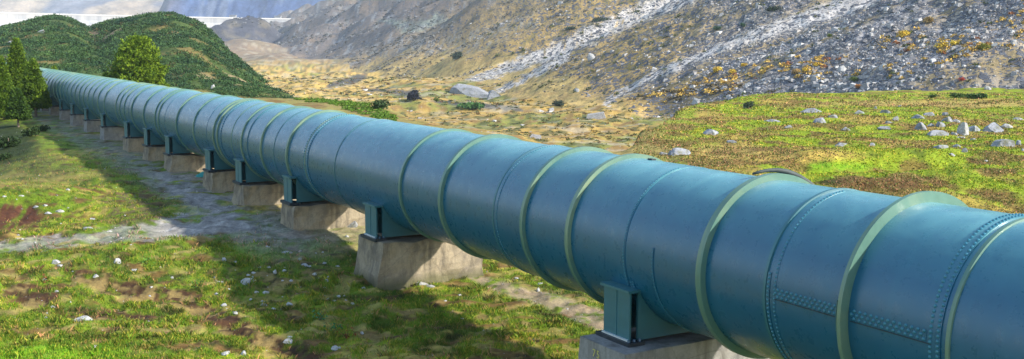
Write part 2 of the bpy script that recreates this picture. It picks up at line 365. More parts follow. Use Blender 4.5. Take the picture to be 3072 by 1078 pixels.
def mat_concrete(name,base,dark,sc=3.,b=.02,contrast=1.):
    T=NT(name); tc=T.add('ShaderNodeTexCoord').outputs['Object']
    n1=T.noise(tc,sc*.5,8,.68,.4); n2=T.noise(tc,sc*4,10,.72); n3=T.noise(tc,sc*14,4,.7)
    c=T.mix(T.ramp(n1,[(.42,g3(0)),(.62,g3(.85*contrast))]),base,dark)
    c=T.mix(T.ramp(n2,[(.3,g3(.6)),(.6,g3(0))]),c,tuple(v*.55 for v in base))
    c=T.mix(T.ramp(n3,[(.6,g3(0)),(.72,g3(.5))]),c,tuple(min(.75,v*1.6) for v in base))
    mp=T.add('ShaderNodeMapping'); T.l(tc,mp.inputs[0]); mp.inputs['Scale'].default_value=(3.2,3.2,.5)
    c=T.mix(T.ramp(T.noise(mp.outputs[0],1.3,6,.65),[(.5,g3(0)),(.66,g3(.6))]),c,(.085,.075,.06))
    vo=T.add('ShaderNodeTexVoronoi',feature='DISTANCE_TO_EDGE',i_Scale=1.6); T.l(T.mix(.12,tc,T.ramp(n2,[(0,g3(0)),(1,g3(1))])),vo.inputs['Vector'])
    c=T.mix(T.ramp(vo.outputs['Distance'],[(.0,g3(.35)),(.010,g3(0))]),c,(.05,.045,.04))
    sz=T.add('ShaderNodeSeparateXYZ'); T.l(tc,sz.inputs[0]); sm=T.add('ShaderNodeMath',operation='MULTIPLY_ADD',i_1=.35,i_2=-.02); T.l(n1,sm.inputs[0]); ad=T.add('ShaderNodeMath',operation='ADD'); T.l(sz.outputs[2],ad.inputs[0]); T.l(sm.outputs[0],ad.inputs[1])
    mr=T.add('ShaderNodeMapRange'); mr.inputs[1].default_value=-1.72; mr.inputs[2].default_value=-1.55; mr.inputs[3].default_value=.7; mr.inputs[4].default_value=0; T.l(ad.outputs[0],mr.inputs[0])
    c=T.mix(mr.outputs[0],c,(.075,.08,.03))
    T.l(c,T.b.inputs['Base Color']); T.b.inputs['Roughness'].default_value=.92; T.b.inputs['Specular IOR Level'].default_value=.2
    T.l(T.bump(n2,.6,b),T.b.inputs['Normal']); return T.m
def mat_plain(name,c,rough=.6,metal=0.,var=.25,sc=12):
    T=NT(name); tc=T.add('ShaderNodeTexCoord').outputs['Object']; n=T.noise(tc,sc,5,.6)
    k=T.mix(T.ramp(n,[(.3,g3(0)),(.7,g3(1))]),tuple(v*(1-var) for v in c),tuple(v*(1+var) for v in c))
    T.l(k,T.b.inputs['Base Color']); T.b.inputs['Roughness'].default_value=rough; T.b.inputs['Metallic'].default_value=metal
    T.l(T.bump(n,.2,.01),T.b.inputs['Normal']); return T.m
M=dict(
 rivet=mat_paint('rivet_paint',(.022,.165,.235),(.08,.30,.33),.32,.4),
 ground=mat_terrain('ground_cover',2.6,.05), hill=mat_terrain('hill_ground',.5,.3), scree=mat_terrain('scree_ground',.30,.12,True),
 far=mat_terrain('far_rock',.018,6.), grass=mat_leaf('grass_blades',.25), leaf=mat_leaf('foliage',.3),
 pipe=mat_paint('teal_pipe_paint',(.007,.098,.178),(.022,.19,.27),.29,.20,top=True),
 ring=mat_paint('pale_ring_paint',(.085,.19,.145),(.34,.38,.19),.45,.7),
 saddle=mat_paint('saddle_paint',(.022,.125,.155),(.05,.2,.2),.42,.4),
 concrete=mat_concrete('pier_concrete',(.36,.30,.21),(.13,.115,.10),3.),
 concrete2=mat_concrete('smooth_pier_concrete',(.30,.29,.27),(.16,.16,.165),4.,.01),
 dark=mat_plain('dark_steel',(.03,.04,.05),.5,.3), zinc=mat_plain('bright_shim',(.62,.66,.66),.35,.2,.1),
 bolt=mat_plain('bolt_steel',(.10,.16,.24),.4,.5), yellow=mat_plain('yellow_paint',(.55,.50,.12),.7),
 hose=mat_plain('grey_hose',(.045,.06,.06),.7), teal=mat_plain('turquoise_tarp',(.03,.30,.27),.6),
 bark=mat_plain('bark',(.17,.13,.10),.9,0,.4,20), red=mat_plain('rust_red',(.3,.05,.03),.8))
def mat_rock(name,c,moss):
    T=NT(name); tc=T.add('ShaderNodeTexCoord').outputs['Object']
    n1=T.noise(tc,1.8,8,.7); n2=T.noise(tc,8,8,.7)
    k=T.mix(T.ramp(n2,[(.3,g3(0)),(.7,g3(1))]),tuple(v*.45 for v in c),tuple(min(.7,v*1.35) for v in c))
    k=T.mix(T.ramp(n1,[(.52,g3(0)),(.62,g3(.8))]),k,moss)
    T.l(k,T.b.inputs['Base Color']); T.b.inputs['Roughness'].default_value=.9
    T.l(T.bump(n2,.8,.06),T.b.inputs['Normal']); return T.m
M['rock']=mat_rock('lichen_rock',(.30,.31,.335),(.12,.12,.06)); M['paler']=mat_rock('pale_rock',(.46,.455,.44),(.25,.26,.25))
M['rockpts']=mat_leaf('scree_stone',.35,.9)
# ------------------------------------------------------------------ terrain mesh
Xs=np.concatenate([np.linspace(-3600,-420,50),np.arange(-400,3480,6.),np.linspace(3500,7200,60)])
ds=np.concatenate([np.linspace(-30,2.5,14),np.geomspace(3,11.8,60),np.geomspace(12,30,210),np.geomspace(30.3,1900,560)])
XX,DD=np.meshgrid(Xs,ds)
dd=np.where(DD<3,3.+0*DD,DD)
px=(XX-1536)/3184*dd; py=DD
pz,reg,_,_,_,_,_,_=zg(px,np.where(py<3,3,py),True,True)
cc,rk=terrain_color(px.ravel(),np.where(py<3,3,py).ravel(),pz.ravel())
nr,nc=px.shape
V=np.stack([px.ravel(),py.ravel(),pz.ravel()],1)
idx=np.arange(nr*nc).reshape(nr,nc)
Q=np.stack([idx[:-1,:-1].ravel(),idx[:-1,1:].ravel(),idx[1:,1:].ravel(),idx[1:,:-1].ravel()],1)
rq=reg.ravel()[Q[:,0]]
for rid,nm,mat in ((0,'ground',M['ground']),(1,'hill',M['hill']),(2,'scree_slope',M['scree']),(3,'knoll',M['far'])):
    q=Q[rq==rid]; un,inv=np.unique(q,return_inverse=True)
    me=mesh_np(nm,V[un],inv.reshape(q.shape),cc[un],True,{'rock':rk[un]})
    props(link(nm,me,mat),kind='structure')
# wide low base sheet to the horizon
bm=bmesh.new(); add_box(bm,-6000,6000,-400,6500,-60,-30); props(link('terrain_base',bm_mesh('terrain_base',bm),mat_plain('earth',(.15,.12,.07),.95)),kind='structure')
# ------------------------------------------------------------------ far mountains
def ridge(name,X0,X1,d0,d1,zf,cf):
    xs=np.linspace(X0,X1,260); dd=np.linspace(d0,d1,150); A,B=np.meshgrid(xs,dd)
    x=(A-1536)/3184*B; z=zf(A,B,x); 
    V=np.stack([x.ravel(),B.ravel(),z.ravel()],1); n_=len(xs); idx=np.arange(V.shape[0]).reshape(A.shape)
    Q=np.stack([idx[:-1,:-1].ravel(),idx[:-1,1:].ravel(),idx[1:,1:].ravel(),idx[1:,:-1].ravel()],1)
    me=mesh_np(name,V,Q,cf(A.ravel(),B.ravel(),x.ravel(),z.ravel()),True)
    return props(link(name,me,M['far']),kind='structure')
def zf1(A,B,x):
    edge=sst(-40,260,A-270-(B-2050)*.25)
    g=40+(B-2050)*.55*edge
    return g-160*(1-edge)+ (20+.06*(B-2000))*fbm(x*.006,B*.002,5,70)
def cf1(A,B,x,z):
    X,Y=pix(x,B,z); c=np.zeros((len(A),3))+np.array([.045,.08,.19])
    n=fbm(x*.01,B*.004,4,71)
    c=mixc(c,[.38,.29,.22],sst(560,420,X+n*40)); c=mixc(c,[.14,.15,.19],sst(1.3,.7,poly(X,Y,[(330,40,5),(400,-5,7)])))  # sunlit cream side against shaded blue side, painted in as grass and slate
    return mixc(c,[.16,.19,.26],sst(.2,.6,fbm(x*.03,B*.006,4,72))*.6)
ridge('mountain',150,1250,2050,2700,zf1,cf1)
def zf2(A,B,x): return 40+(B-2850)*.42+30*fbm(x*.003,B*.002,5,75)
def cf2(A,B,x,z):
    n=fbm(x*.004,B*.003,4,76); c=np.zeros((len(A),3))+np.array([.42,.34,.25])
    return mixc(c,[.22,.22,.25],sst(.0,.5,n+.25*sst(250,0,A)))
ridge('far_mountain',-900,1300,2850,3900,zf2,cf2)
# ------------------------------------------------------------------ dam
def dam():
    root=empty('dam',(0,0,0)); props(root,'long pale concrete dam wall closing the valley behind the green hill','dam')
    pts=[]
    for s in np.linspace(0,1,60):
        X=-700+1680*s; d=1010+490*s+ 25*math.sin(s*math.pi); pts.append(((X-1536)/3184*d,d))
    bm=bmesh.new(); zc=49.5; prof=[(0,zc),(-3,zc-.1),(-3,zc-6),(-5,zc-9),(-40,-30),(10,-30),(10,zc)]
    rows=[]
    for i,(x,y) in enumerate(pts):
        a=pts[max(i-1,0)]; b=pts[min(i+1,len(pts)-1)]; tx,ty=b[0]-a[0],b[1]-a[1]; L=math.hypot(tx,ty); nx,ny=-ty/L,tx/L
        rows.append([bm.verts.new((x+nx*p,y+ny*p,z)) for p,z in prof])
    for r0,r1 in zip(rows[:-1],rows[1:]):
        for j in range(len(prof)): 
            k=(j+1)%len(prof); bm.faces.new((r0[j],r1[j],r1[k],r0[k]))
    T=NT('dam_concrete'); tc=T.add('ShaderNodeTexCoord').outputs['Object']
    mp=T.add('ShaderNodeMapping'); T.l(tc,mp.inputs[0]); mp.inputs['Scale'].default_value=(.12,.12,.006)
    n1=T.noise(mp.outputs[0],1.,6,.65); n2=T.noise(tc,.05,4,.5)
    c=T.ramp(n1,[(.35,(.27,.28,.30)),(.6,(.46,.455,.44))]); c=T.mix(T.ramp(n2,[(.4,g3(0)),(.7,g3(.4))]),c,(.36,.37,.40))
    T.l(c,T.b.inputs['Base Color']); T.b.inputs['Roughness'].default_value=.9
    link('wall',bm_mesh('wall',bm),T.m,root)
    bm=bmesh.new()
    for i in range(len(pts)-1):
        (x0,y0),(x1,y1)=pts[i],pts[i+1]; L=math.hypot(x1-x0,y1-y0); nx,ny=-(y1-y0)/L,(x1-x0)/L
        vs=[]
        for z in (zc+.02,zc+1.5):
            for x,y in ((x0,y0),(x1,y1)):
                for o in (-3.6,-2.6): vs.append(bm.verts.new((x+nx*o,y+ny*o,z)))
        for f in ((0,1,3,2),(4,5,7,6),(0,2,6,4),(1,3,7,5)): bm.faces.new([vs[k] for k in f])
    link('parapet',bm_mesh('parapet',bm),mat_plain('parapet_concrete',(.66,.65,.62),.9,0,.08,.5),root)
    for px_ in (700,835):
        s=(px_+700)/1680; d=1010+490*s+25*math.sin(s*math.pi); x=(px_-1536)/3184*d
        bm=bmesh.new(); add_box(bm,x-4,x+4,d+1,d+8,zc,zc+4.2); 
        add_box(bm,x-4.6,x+4.6,d+.5,d+8.5,zc+4.2,zc+4.9); link('crest_hut',bm_mesh('crest_hut',bm),T.m,root)
dam()
# ------------------------------------------------------------------ pipeline
pipe=empty('pipeline',tuple(C+D*0)); props(pipe,'huge blue-green riveted steel pipeline running diagonally across the picture on concrete piers','pipeline')
ax=Matrix(((N[0],0,D[0]),(N[1],0,D[1]),(0,0,0)))  # local x = N, local y = -U..., local z = D
Dn=Vector(D).normalized(); Nn=Vector(N); Un=Nn.cross(Dn); 
R3=Matrix((Un,Nn,Dn)).transposed()      # local x = up, local y = across, local z = along
pipe.rotation_euler=R3.to_euler()
def P(t,a,r): return (r*math.sin(a),r*math.cos(a),t)   # local coords, angle in degrees outside
SEGS=160
def revolve(profile,closed,name,segs=SEGS,sharp=True):
    # profile: list of (t,r) ; each segment gets own verts so that edges stay crisp
    V=[];Fc=[]
    prs=list(zip(profile[:-1],profile[1:]))+([(profile[-1],profile[0])] if closed else [])
    a=np.linspace(0,2*math.pi,segs,endpoint=False); ca,sa=np.cos(a),np.sin(a)
    for (t0,r0),(t1,r1) in prs:
        b=len(V)*segs
        V.append(np.stack([r0*ca,r0*sa,t0+0*a],1)); V.append(np.stack([r1*ca,r1*sa,t1+0*a],1))
        i=np.arange(segs); j=(i+1)%segs
        Fc.append(np.stack([b+i,b+j,b+segs+j,b+segs+i],1))
    me=mesh_np(name,np.concatenate(V),np.concatenate(Fc),None,True); return me
seams=[-14,-10.5,-7,-3.6,-.3,2.4,5.70,7.72,10.2,13.46,16.87,20.15,21.91,24.2,26.39,27.87,30.6,33.2,36.2,39.,42.7,46.5]
t=50.
while t<150: seams.append(t); t+=4.2
seams.append(150.)
prof=[]; r=1.0
for i,(a_,b_) in enumerate(zip(seams[:-1],seams[1:])):
    r=1.0 if i%2==0 else .9925
    k=max(1,int((b_-a_)/1.2)); 
    prof+= [(a_,r),(b_,r)]
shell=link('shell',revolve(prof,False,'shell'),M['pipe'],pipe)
# longitudinal lap (upper plate overlapping) : thin curved plate above the strip
def curved_plate(name,t0,t1,a0,a1,r0,r1,mat,n=24,parent=pipe):
    bm=bmesh.new(); rows=[]
    for k in range(n+1):
        a=math.radians(a0+(a1-a0)*k/n); rows.append([bm.verts.new(P(tt,a,rr)) for tt,rr in ((t0,r0),(t1,r0),(t1,r1),(t0,r1))])
    for p,q in zip(rows[:-1],rows[1:]):
        for i in range(4): j=(i+1)%4; bm.faces.new((p[i],p[j],q[j],q[i]))
    bm.faces.new(rows[0]); bm.faces.new(rows[-1][::-1])
    me=bm_mesh(name,bm); 
    return link(name,me,mat,parent)
rings=[]  # (t, R, width, material)
big=[(6.72,1.105,.045),(8.76,1.065,.085),(11.43,1.055,.075),(12.6,1.055,.07),(15.23,1.05,.08),(23.16,1.045,.085),(16.87,1.03,.06)]
for t_,R_,w_ in big: rings.append((t_,R_,w_))
for t_ in (25.2,26.9,29.35,29.75,32.09,34.39,37.1,37.66,39.69,42.,43.54,44.49,45.41,48.27): rings.append((t_,1.034,.06))
t=50.
while t<148: rings.append((t,1.036,.08)); t+=1.45 if t<75 else 2.0
for t_,R_,w_ in rings:
    link('stiffener_ring',revolve([(t_-w_/2,.98),(t_-w_/2,R_),(t_+w_/2,R_),(t_+w_/2,.98)],False,'stiffener_ring',120),M['ring'],pipe)
# weld beads at the foot of the big rings (their own small fillet)
for t_ in (5.62,7.80,13.50,20.15,21.97,24.2,26.42,27.9):
    link('seam_band',revolve([(t_-.022,.99),(t_-.018,1.010),(t_+.018,1.010),(t_+.022,.99)],False,'seam_band',120),M['ring' if t_ in (5.62,21.97,27.9) else 'saddle'],pipe)
# rivets
def rivets(name,lst,rad=.018):
    V=[];Fc=[]; ns=8
    for (t_,adeg,R_) in lst:
        a=math.radians(adeg); nrm=np.array([math.sin(a),math.cos(a),0]); e1=np.array([math.cos(a),-math.sin(a),0]); e2=np.array([0,0,1.])
        c=nrm*R_+e2*t_; b=len(V)
        for h,q in ((0,1.),(.45,.88),(.8,.5)):
            for k in range(ns):
                th=2*math.pi*k/ns; V.append(c+nrm*h*rad+(e1*math.cos(th)+e2*math.sin(th))*q*rad)
        V.append(c+nrm*rad*.95); top=len(V)-1
        for l in range(2):
            for k in range(ns): k2=(k+1)%ns; Fc.append((b+l*ns+k,b+l*ns+k2,b+(l+1)*ns+k2,b+(l+1)*ns+k))
        for k in range(0,ns,2): Fc.append((b+2*ns+k,b+2*ns+(k+1)%ns,b+2*ns+(k+2)%ns,top))
    ts=[q[0] for q in lst]; as_=[q[1] for q in lst]; t0,t1=min(ts)-rad*1.4,max(ts)+rad*1.4; a0,a1=min(as_)-1.,max(as_)+1.; n_=max(2,int((a1-a0)/2)); b=len(V)
    for k in range(n_+1):
        a=math.radians(a0+(a1-a0)*k/n_)
        for tt,rr in ((t0,.99),(t0,1.0035),(t1,1.0035),(t1,.99)): V.append(np.array(P(tt,a,rr)))
    for k in range(n_):
        for j in range(3): Fc.append((b+k*4+j,b+k*4+j+1,b+k*4+j+5,b+k*4+j+4))
    me=mesh_np(name,np.array(V),np.array(Fc),None,False); me.materials.append(M['rivet']); me.materials.append(M['pipe'])
    mi=np.zeros(len(me.polygons),np.int32); mi[-n_*3:]=1; me.polygons.foreach_set('material_index',mi)
    return link(name,me,None,pipe)
def around(t_,a0,a1,step,R_=1.0,rows=(0,),):
    L=[]
    for j,o in enumerate(rows):
        a=a0+(step/2 if j%2 else 0)
        while a<a1: L.append((t_+o,a,R_)); a+=step
    return L
rivets('rivet_row',around(5.72,80,262,2.55,1.0,(.0,.075)))
rivets('rivet_row',around(7.66,95,262,2.55,1.0,(.0,)),.014)
rivets('rivet_row',around(7.72,168,262,2.55,1.0,(.03,)),.016)
rivets('rivet_row',around(9.66,172,255,2.4,1.0,(0,)),.012)
rivets('rivet_row',around(10.23,100,262,2.2,1.0,(0,)),.012)
rivets('rivet_row',around(13.46,85,262,2.4,1.0,(-.06,.06)),.013)
rivets('rivet_row',around(21.91,85,262,3.2,1.0,(-.09,.12)),.02)
rivets('rivet_row',around(29.0,85,262,4,1.0,(0,)),.02)
for (ta,tb) in ((5.86,6.66),(6.80,7.64)):
    L=[]; m=13 if tb<6.7 else 14
    for j,a in enumerate((176.0,178.1,180.2)):
        for k in range(m):
            tt=ta+(tb-ta)*(k+.5*(j%2))/(m-.5); L.append((tt,a,1.0))
    rivets('rivet_row',L,.0185)
    curved_plate('lap_plate',ta-.08,tb+.01,181.6,181.95,.985,1.008,M['dark'],2)
# bracket plate beside the flange, rust marks
curved_plate('flange_clip',6.79,6.80,172,188,1.0,1.06,M['saddle'],8)
rivets('rivet_row',around(10.16,200,206,2.0,1.0,(-.05,.0)),.014)
# little vent hole cover on top
curved_plate('hatch_plug',11.05,11.14,84,88,.98,1.02,M['dark'],3)
# hose
def tube_path(name,pts,rad,mat,parent=None,ns=10,local=None):
    V=[];Fc=[]; pts=[np.array(p,float) for p in pts]
    up=np.array([0.13,.21,.97])
    for i,p in enumerate(pts):
        a=pts[max(i-1,0)]; b=pts[min(i+1,len(pts)-1)]; d=(b-a)/np.linalg.norm(b-a)
        e=np.cross(d,up); e/=np.linalg.norm(e); f=np.cross(d,e); rr=rad[i] if hasattr(rad,'__len__') else rad
        for k in range(ns): th=2*math.pi*k/ns; V.append(p+rr*(e*math.cos(th)+f*math.sin(th)))
    for i in range(len(pts)-1):
        for k in range(ns): k2=(k+1)%ns; Fc.append((i*ns+k,i*ns+k2,(i+1)*ns+k2,(i+1)*ns+k))
    V.append(pts[0]);V.append(pts[-1]); a,b=len(V)-2,len(V)-1; L=(len(pts)-1)*ns
    for k in range(0,ns,2): Fc.append((a,(k+2)%ns,(k+1)%ns,k)); Fc.append((b,L+k,L+(k+1)%ns,L+(k+2)%ns))
    return link(name,mesh_np(name,np.array(V),np.array(Fc),None,True),mat,parent)
hp=[]
for k in range(18):
    a=math.radians(96-96*k/17); tt=8.98-.02*k; rr=1.05+.055*math.sin(min(1,k/5)*math.pi/2)
    q=C+np.array(Dn)*tt+rr*(math.cos(a)*np.array(Nn)+math.sin(a)*np.array(Un)); hp.append(q)
h=tube_path('hose',hp,[.014+.018*min(1,k/4) for k in range(18)],M['hose'])
props(h,'short grey hose arching over the top of the pipe behind a pale ring','hose')
# ------------------------------------------------------------------ supports
def noisy_block(x0,x1,y0,y1,z0,z1,rough,flare=0.,seed=0,res=.12):
    bm=bmesh.new(); nx=max(2,int((x1-x0)/res)); ny=max(2,int((y1-y0)/res)); nz=max(2,int((z1-z0)/res))
    def f(i,j,k):
        return (x0+(x1-x0)*i/nx,y0+(y1-y0)*j/ny,z0+(z1-z0)*k/nz)
    vd={}
    def v(i,j,k):
        if (i,j,k) not in vd:
            x,y,z=f(i,j,k); q=1-k/nz
            cx_=(x0+x1)/2; x+=(-flare if i==0 else 0)*q; x+=(x-cx_)*.03*q; y+=((y1-y)*0-.05*q*(1 if j==0 else 0))+.10*q*(1 if j==ny else 0)
            m=rough*(1. if 0<i<nx or 0<j<ny else .7)
            s=seed*3.3
            dx=m*float(fbm(np.array(y*2.1+s),np.array(z*2.1),3,80)); dy=m*float(fbm(np.array(x*2.1+s),np.array(z*2.1),3,81)); dz=m*.6*float(fbm(np.array(x*1.7+s),np.array(y*1.7),3,82))
            if rough>.03 and k==nz: dz-=abs(m)*.8*max(0,float(perlin(np.array(x*1.3+s),np.array(y*1.1),83)))*1.5
            vd[(i,j,k)]=bm.verts.new((x+dx,y+dy,z+dz))
        return vd[(i,j,k)]
    for i in range(nx):
        for j in range(ny):
            bm.faces.new((v(i,j,nz),v(i+1,j,nz),v(i+1,j+1,nz),v(i,j+1,nz)))
    for i in range(nx):
        for k in range(nz):
            bm.faces.new((v(i,0,k),v(i+1,0,k),v(i+1,0,k+1),v(i,0,k+1))); bm.faces.new((v(i,ny,k),v(i+1,ny,k),v(i+1,ny,k+1),v(i,ny,k+1)))
    for j in range(ny):
        for k in range(nz):
            bm.faces.new((v(0,j,k),v(0,j+1,k),v(0,j+1,k+1),v(0,j,k+1))); bm.faces.new((v(nx,j,k),v(nx,j+1,k),v(nx,j+1,k+1),v(nx,j,k+1)))
    es=[e for e in bm.edges if len(e.link_faces)==2 and e.calc_face_angle(0)>1.0]
    bmesh.ops.bevel(bm,geom=es,offset=.018,segments=2,affect='EDGES')
    return bm
def saddle_meshes(zb,zt,R_=1.0,hw=1.02,y0=.30,y1=.84,axz=0.):
    # local z measured from the pipe axis
    out={}
    def web(yc,name):
        bm=bmesh.new(); a0=math.asin(max(-1,min(1,zt/ (hw*1.02)))); 
        ol=[(-hw+.012,zb),(hw-.012,zb),(hw-.012,zt)]
        aE=math.atan2(zt,hw); 
        n=28
        for k in range(n+1):
            a=aE+(-math.pi-2*aE)*k/n; ol.append((.996*math.cos(a),.996*math.sin(a)))
        ol.append((-hw+.012,zt))
        # as strips between bottom and arc
        vs=[]
        for (x,z) in ol[3:-1]:
            for yy in (yc-.014,yc+.014): vs.append((bm.verts.new((x,yy,max(z,zb+.01))),bm.verts.new((x,yy,zb))))
        m=len(vs)//2
        for k in range(m-1):
            for s_ in (0,1):
                a,b=vs[2*k+s_],vs[2*k+2+s_]; bm.faces.new((a[0],b[0],b[1],a[1]))
            bm.faces.new((vs[2*k][1],vs[2*k+1][1],vs[2*k+3][1],vs[2*k+2][1]))
        return bm_mesh(name,bm)
    out['web_plate']=[web(y0+.016,'web_plate'),web(y1-.016,'web_plate')]
    sp=[]
    for s_ in (-1,1):
        bm=bmesh.new(); xa,xb=sorted((s_*(hw-.012),s_*(hw+.012)))
        add_box(bm,xa,xb,y0,y1,zb,zt)
        ym=(y0+y1)/2; xr=sorted((s_*(hw+.012),s_*(hw+.02))); add_box(bm,xr[0],xr[1],ym-.008,ym+.008,zb+.01,zt-.01)
        sp.append(bm_mesh('side_plate',bm))
    out['side_plate']=sp
    cp=[]
    for s_ in (-1,1):
        bm=bmesh.new(); x1=s_*(hw+.05); x0=s_*.88
        vs=[bm.verts.new(v) for v in ((x0,y0-.03,zt+.002),(x1,y0-.03,zt+.002),(x1,y1+.03,zt+.002),(x0,y1+.03,zt+.002),(x0,y0-.03,zt+.04),(x1,y0-.03,zt+.035),(x1,y1+.03,zt+.035),(x0,y1+.03,zt+.04))]
        for f in ((0,1,2,3),(4,5,6,7),(0,1,5,4),(1,2,6,5),(2,3,7,6),(3,0,4,7)): bm.faces.new([vs[i] for i in f])
        cp.append(bm_mesh('cap_flange',bm))
    out['cap_flange']=cp
    return out
AXZ=lambda t_: C[2]+.00435*t_
def support(t0,kind,label,seed,half=1.04,depth=.95,top=-1.10,bot=-2.5,flare=.0,mat=None,rough=.02,near=False):
    base=C+D*t0; gz=float(zg(base[0],base[1],False)); 
    root=empty('pipe_support',(base[0],base[1],gz),YAW)
    props(root,label,'pipe support','concrete and steel supports under the pipeline')
    off=AXZ(t0)-gz
    def put(name,me,mt,par=root,zoff=off):
        o=link(name,me,mt,par); o.location=(0,0,zoff) if par is root else (0,0,0); return o
    bm=noisy_block(-half,half,0,depth,bot,top,rough,flare,seed)
    blk=put('concrete_block',bm_mesh('concrete_block',bm),mat or M['concrete'])
    ms=saddle_meshes(top+.045,-.46)
    for nm in ('side_plate','web_plate','cap_flange'):
        for me in ms[nm]: put(nm,me,M['saddle'])
    for s_ in (-1,1):
        bm=bmesh.new(); x0,x1=sorted((s_*.86,s_*1.10)); add_box(bm,x0,x1,.22,.92,top-.012,top+.045)
        bp=put('base_plate',bm_mesh('base_plate',bm),M['dark'])
        if near:
            bm=bmesh.new(); x0,x1=sorted((s_*1.034,s_*1.064)); add_box(bm,x0,x1,.30,.84,top+.047,top+.066); link('shim',bm_mesh('shim',bm),M['zinc'],bp)
            for yy in (.27,):
                for xx in (.90,.98,1.06):
                    bm=bmesh.new(); bmesh.ops.create_cone(bm,cap_ends=True,segments=6,radius1=.02,radius2=.018,depth=.03,matrix=Matrix.Translation((s_*xx,yy,top+.06)))
                    link('bolt',bm_mesh('bolt',bm),M['bolt'],bp)
    return root,off
r75,off=support(9.74,'near','concrete pier painted 75 carrying a blue-green steel saddle at the bottom edge',1,1.31,.95,-1.10,-2.6,0.03,M['concrete2'],.008,True)
# painted number 75 on the shaded side
cu=bpy.data.curves.new('num','FONT'); cu.body='75'; cu.size=.135; cu.extrude=.001; cu.align_x='CENTER'; cu.space_character=1.25
tmp=bpy.data.objects.new('tmp',cu); COL.objects.link(tmp); bpy.context.view_layer.update()
me=bpy.data.meshes.new_from_object(tmp.evaluated_get(bpy.context.evaluated_depsgraph_get())); bpy.data.objects.remove(tmp)
me.materials.clear(); num=link('painted_number',me,M['yellow'],r75)
num.rotation_euler=(math.pi/2,0,-math.pi/2); num.location=(-1.338,.56,off-1.27)
# yellow scratch on the saddle web
support(17.62,'near','weathered concrete pier with mottled sunlit face left of the grassy gap in mid picture',2,1.04,1.15,-1.08,-2.45,.12,None,.045,True)
lab=['third pier from the camera, blocky with tan rubble face beside a dark cleft stone',
 'fourth pier from the camera, slim bluish leg with a wide straw-coloured stone face',
 'fifth pier from the camera, leg leaning beside shaded layered brown stone',
 'pier just left of the turquoise tarp, rough layered tan stone',
 'pier with green grass tuft at its foot, right of the broken grey slabs',
 'pier left of the broken grey slabs, thin grey-blue leg',
 'first smooth grey block pier beyond the rough ones, largest of the plain blocks',
 'second smooth grey block pier beyond the rough ones',
 'third smooth grey block pier beyond the rough ones',
 'fourth smooth grey block pier beyond the rough ones',
 'second farthest clear pier close to the pine trees',
 'pier nearest the pine trunk in the distance',
 'distant small pier mostly hidden by the pine beside the pipe','farthest visible pier in the shade behind the pine']
for i,(t0,l_) in enumerate(zip((22.56,26.63,29.85,35.2,38.8,42.7,48.42,53.28,58.07,62.64,67.3,72.,77.,82.),lab)):
    rough=.05 if i<5 else .012
    support(t0,'far',l_,i+3,1.04,1.0,-1.05 if i<6 else -1.0,-2.3,.05,M['concrete'] if i<6 else M['concrete2'],rough+.012)
# ------------------------------------------------------------------ rocks
bm=bmesh.new(); bmesh.ops.create_icosphere(bm,subdivisions=3,radius=1); ICO=np.array([v.co for v in bm.verts]); ICOF=np.array([[v.index for v in f.verts] for f in bm.faces]); bm.free()
def rock_mesh(name,seed,sx,sy,sz):
    r=np.random.default_rng(seed); v=ICO.copy()
    for k in range(11):      # chisel flat facets
        n_=r.normal(size=3); n_[2]=abs(n_[2])*.8; n_/=np.linalg.norm(n_); h=r.uniform(.32,.72); d_=v@n_; m=d_>h; v[m]-=np.outer((d_[m]-h)*.97,n_)
    v+=.05*np.stack([perlin(v[:,1]*2.5+seed,v[:,2]*2.5,1),perlin(v[:,0]*2.5+seed,v[:,2]*2.5,2),perlin(v[:,0]*2.5,v[:,1]*2.5+seed,3)],1)
    v=v*np.array([sx,sy,sz])
    return mesh_np(name,v,ICOF,None,False)
def rock_at(X,Y,w,h,name,label,cat,seed,mat='rock',group=None,lift=.1):
    p=at_pixel(X,Y+h*.42)
    if p is None: return None
    s=p[1]/FPX; sx=w*s/2*1.5; sz=h*s/2*(2. if cat=='boulder' else 1.4)
    me=rock_mesh(name,seed,sx,sx*.75,sz)
    o=link(name,me,M[mat]); o.location=(p[0],p[1]+sx*.5,p[2]+sz*lift*3); o.rotation_euler=(0,0,random.uniform(-.5,.5))
    return props(o,label,cat,group)
MB=[(65,170,30,20),(130,200,65,25),(205,245,35,35),(155,272,50,22),(150,312,90,25),(370,235,90,30),(455,215,80,35),(560,215,55,25),(385,300,80,60),(455,293,50,22),(520,290,60,40),(570,255,70,35),(625,265,50,25),(505,350,120,45),(610,350,60,30),(680,335,80,75),(760,315,95,50),(895,310,130,75),(975,300,70,30),(965,415,150,65),(1065,412,45,40),(1060,250,90,22),(525,447,120,28),(635,438,60,20),(690,475,50,30),(590,498,50,15),(750,390,50,18),(45,428,45,30),(835,540,20,15),(670,380,60,12),(1090,465,20,20),(235,160,25,15)]
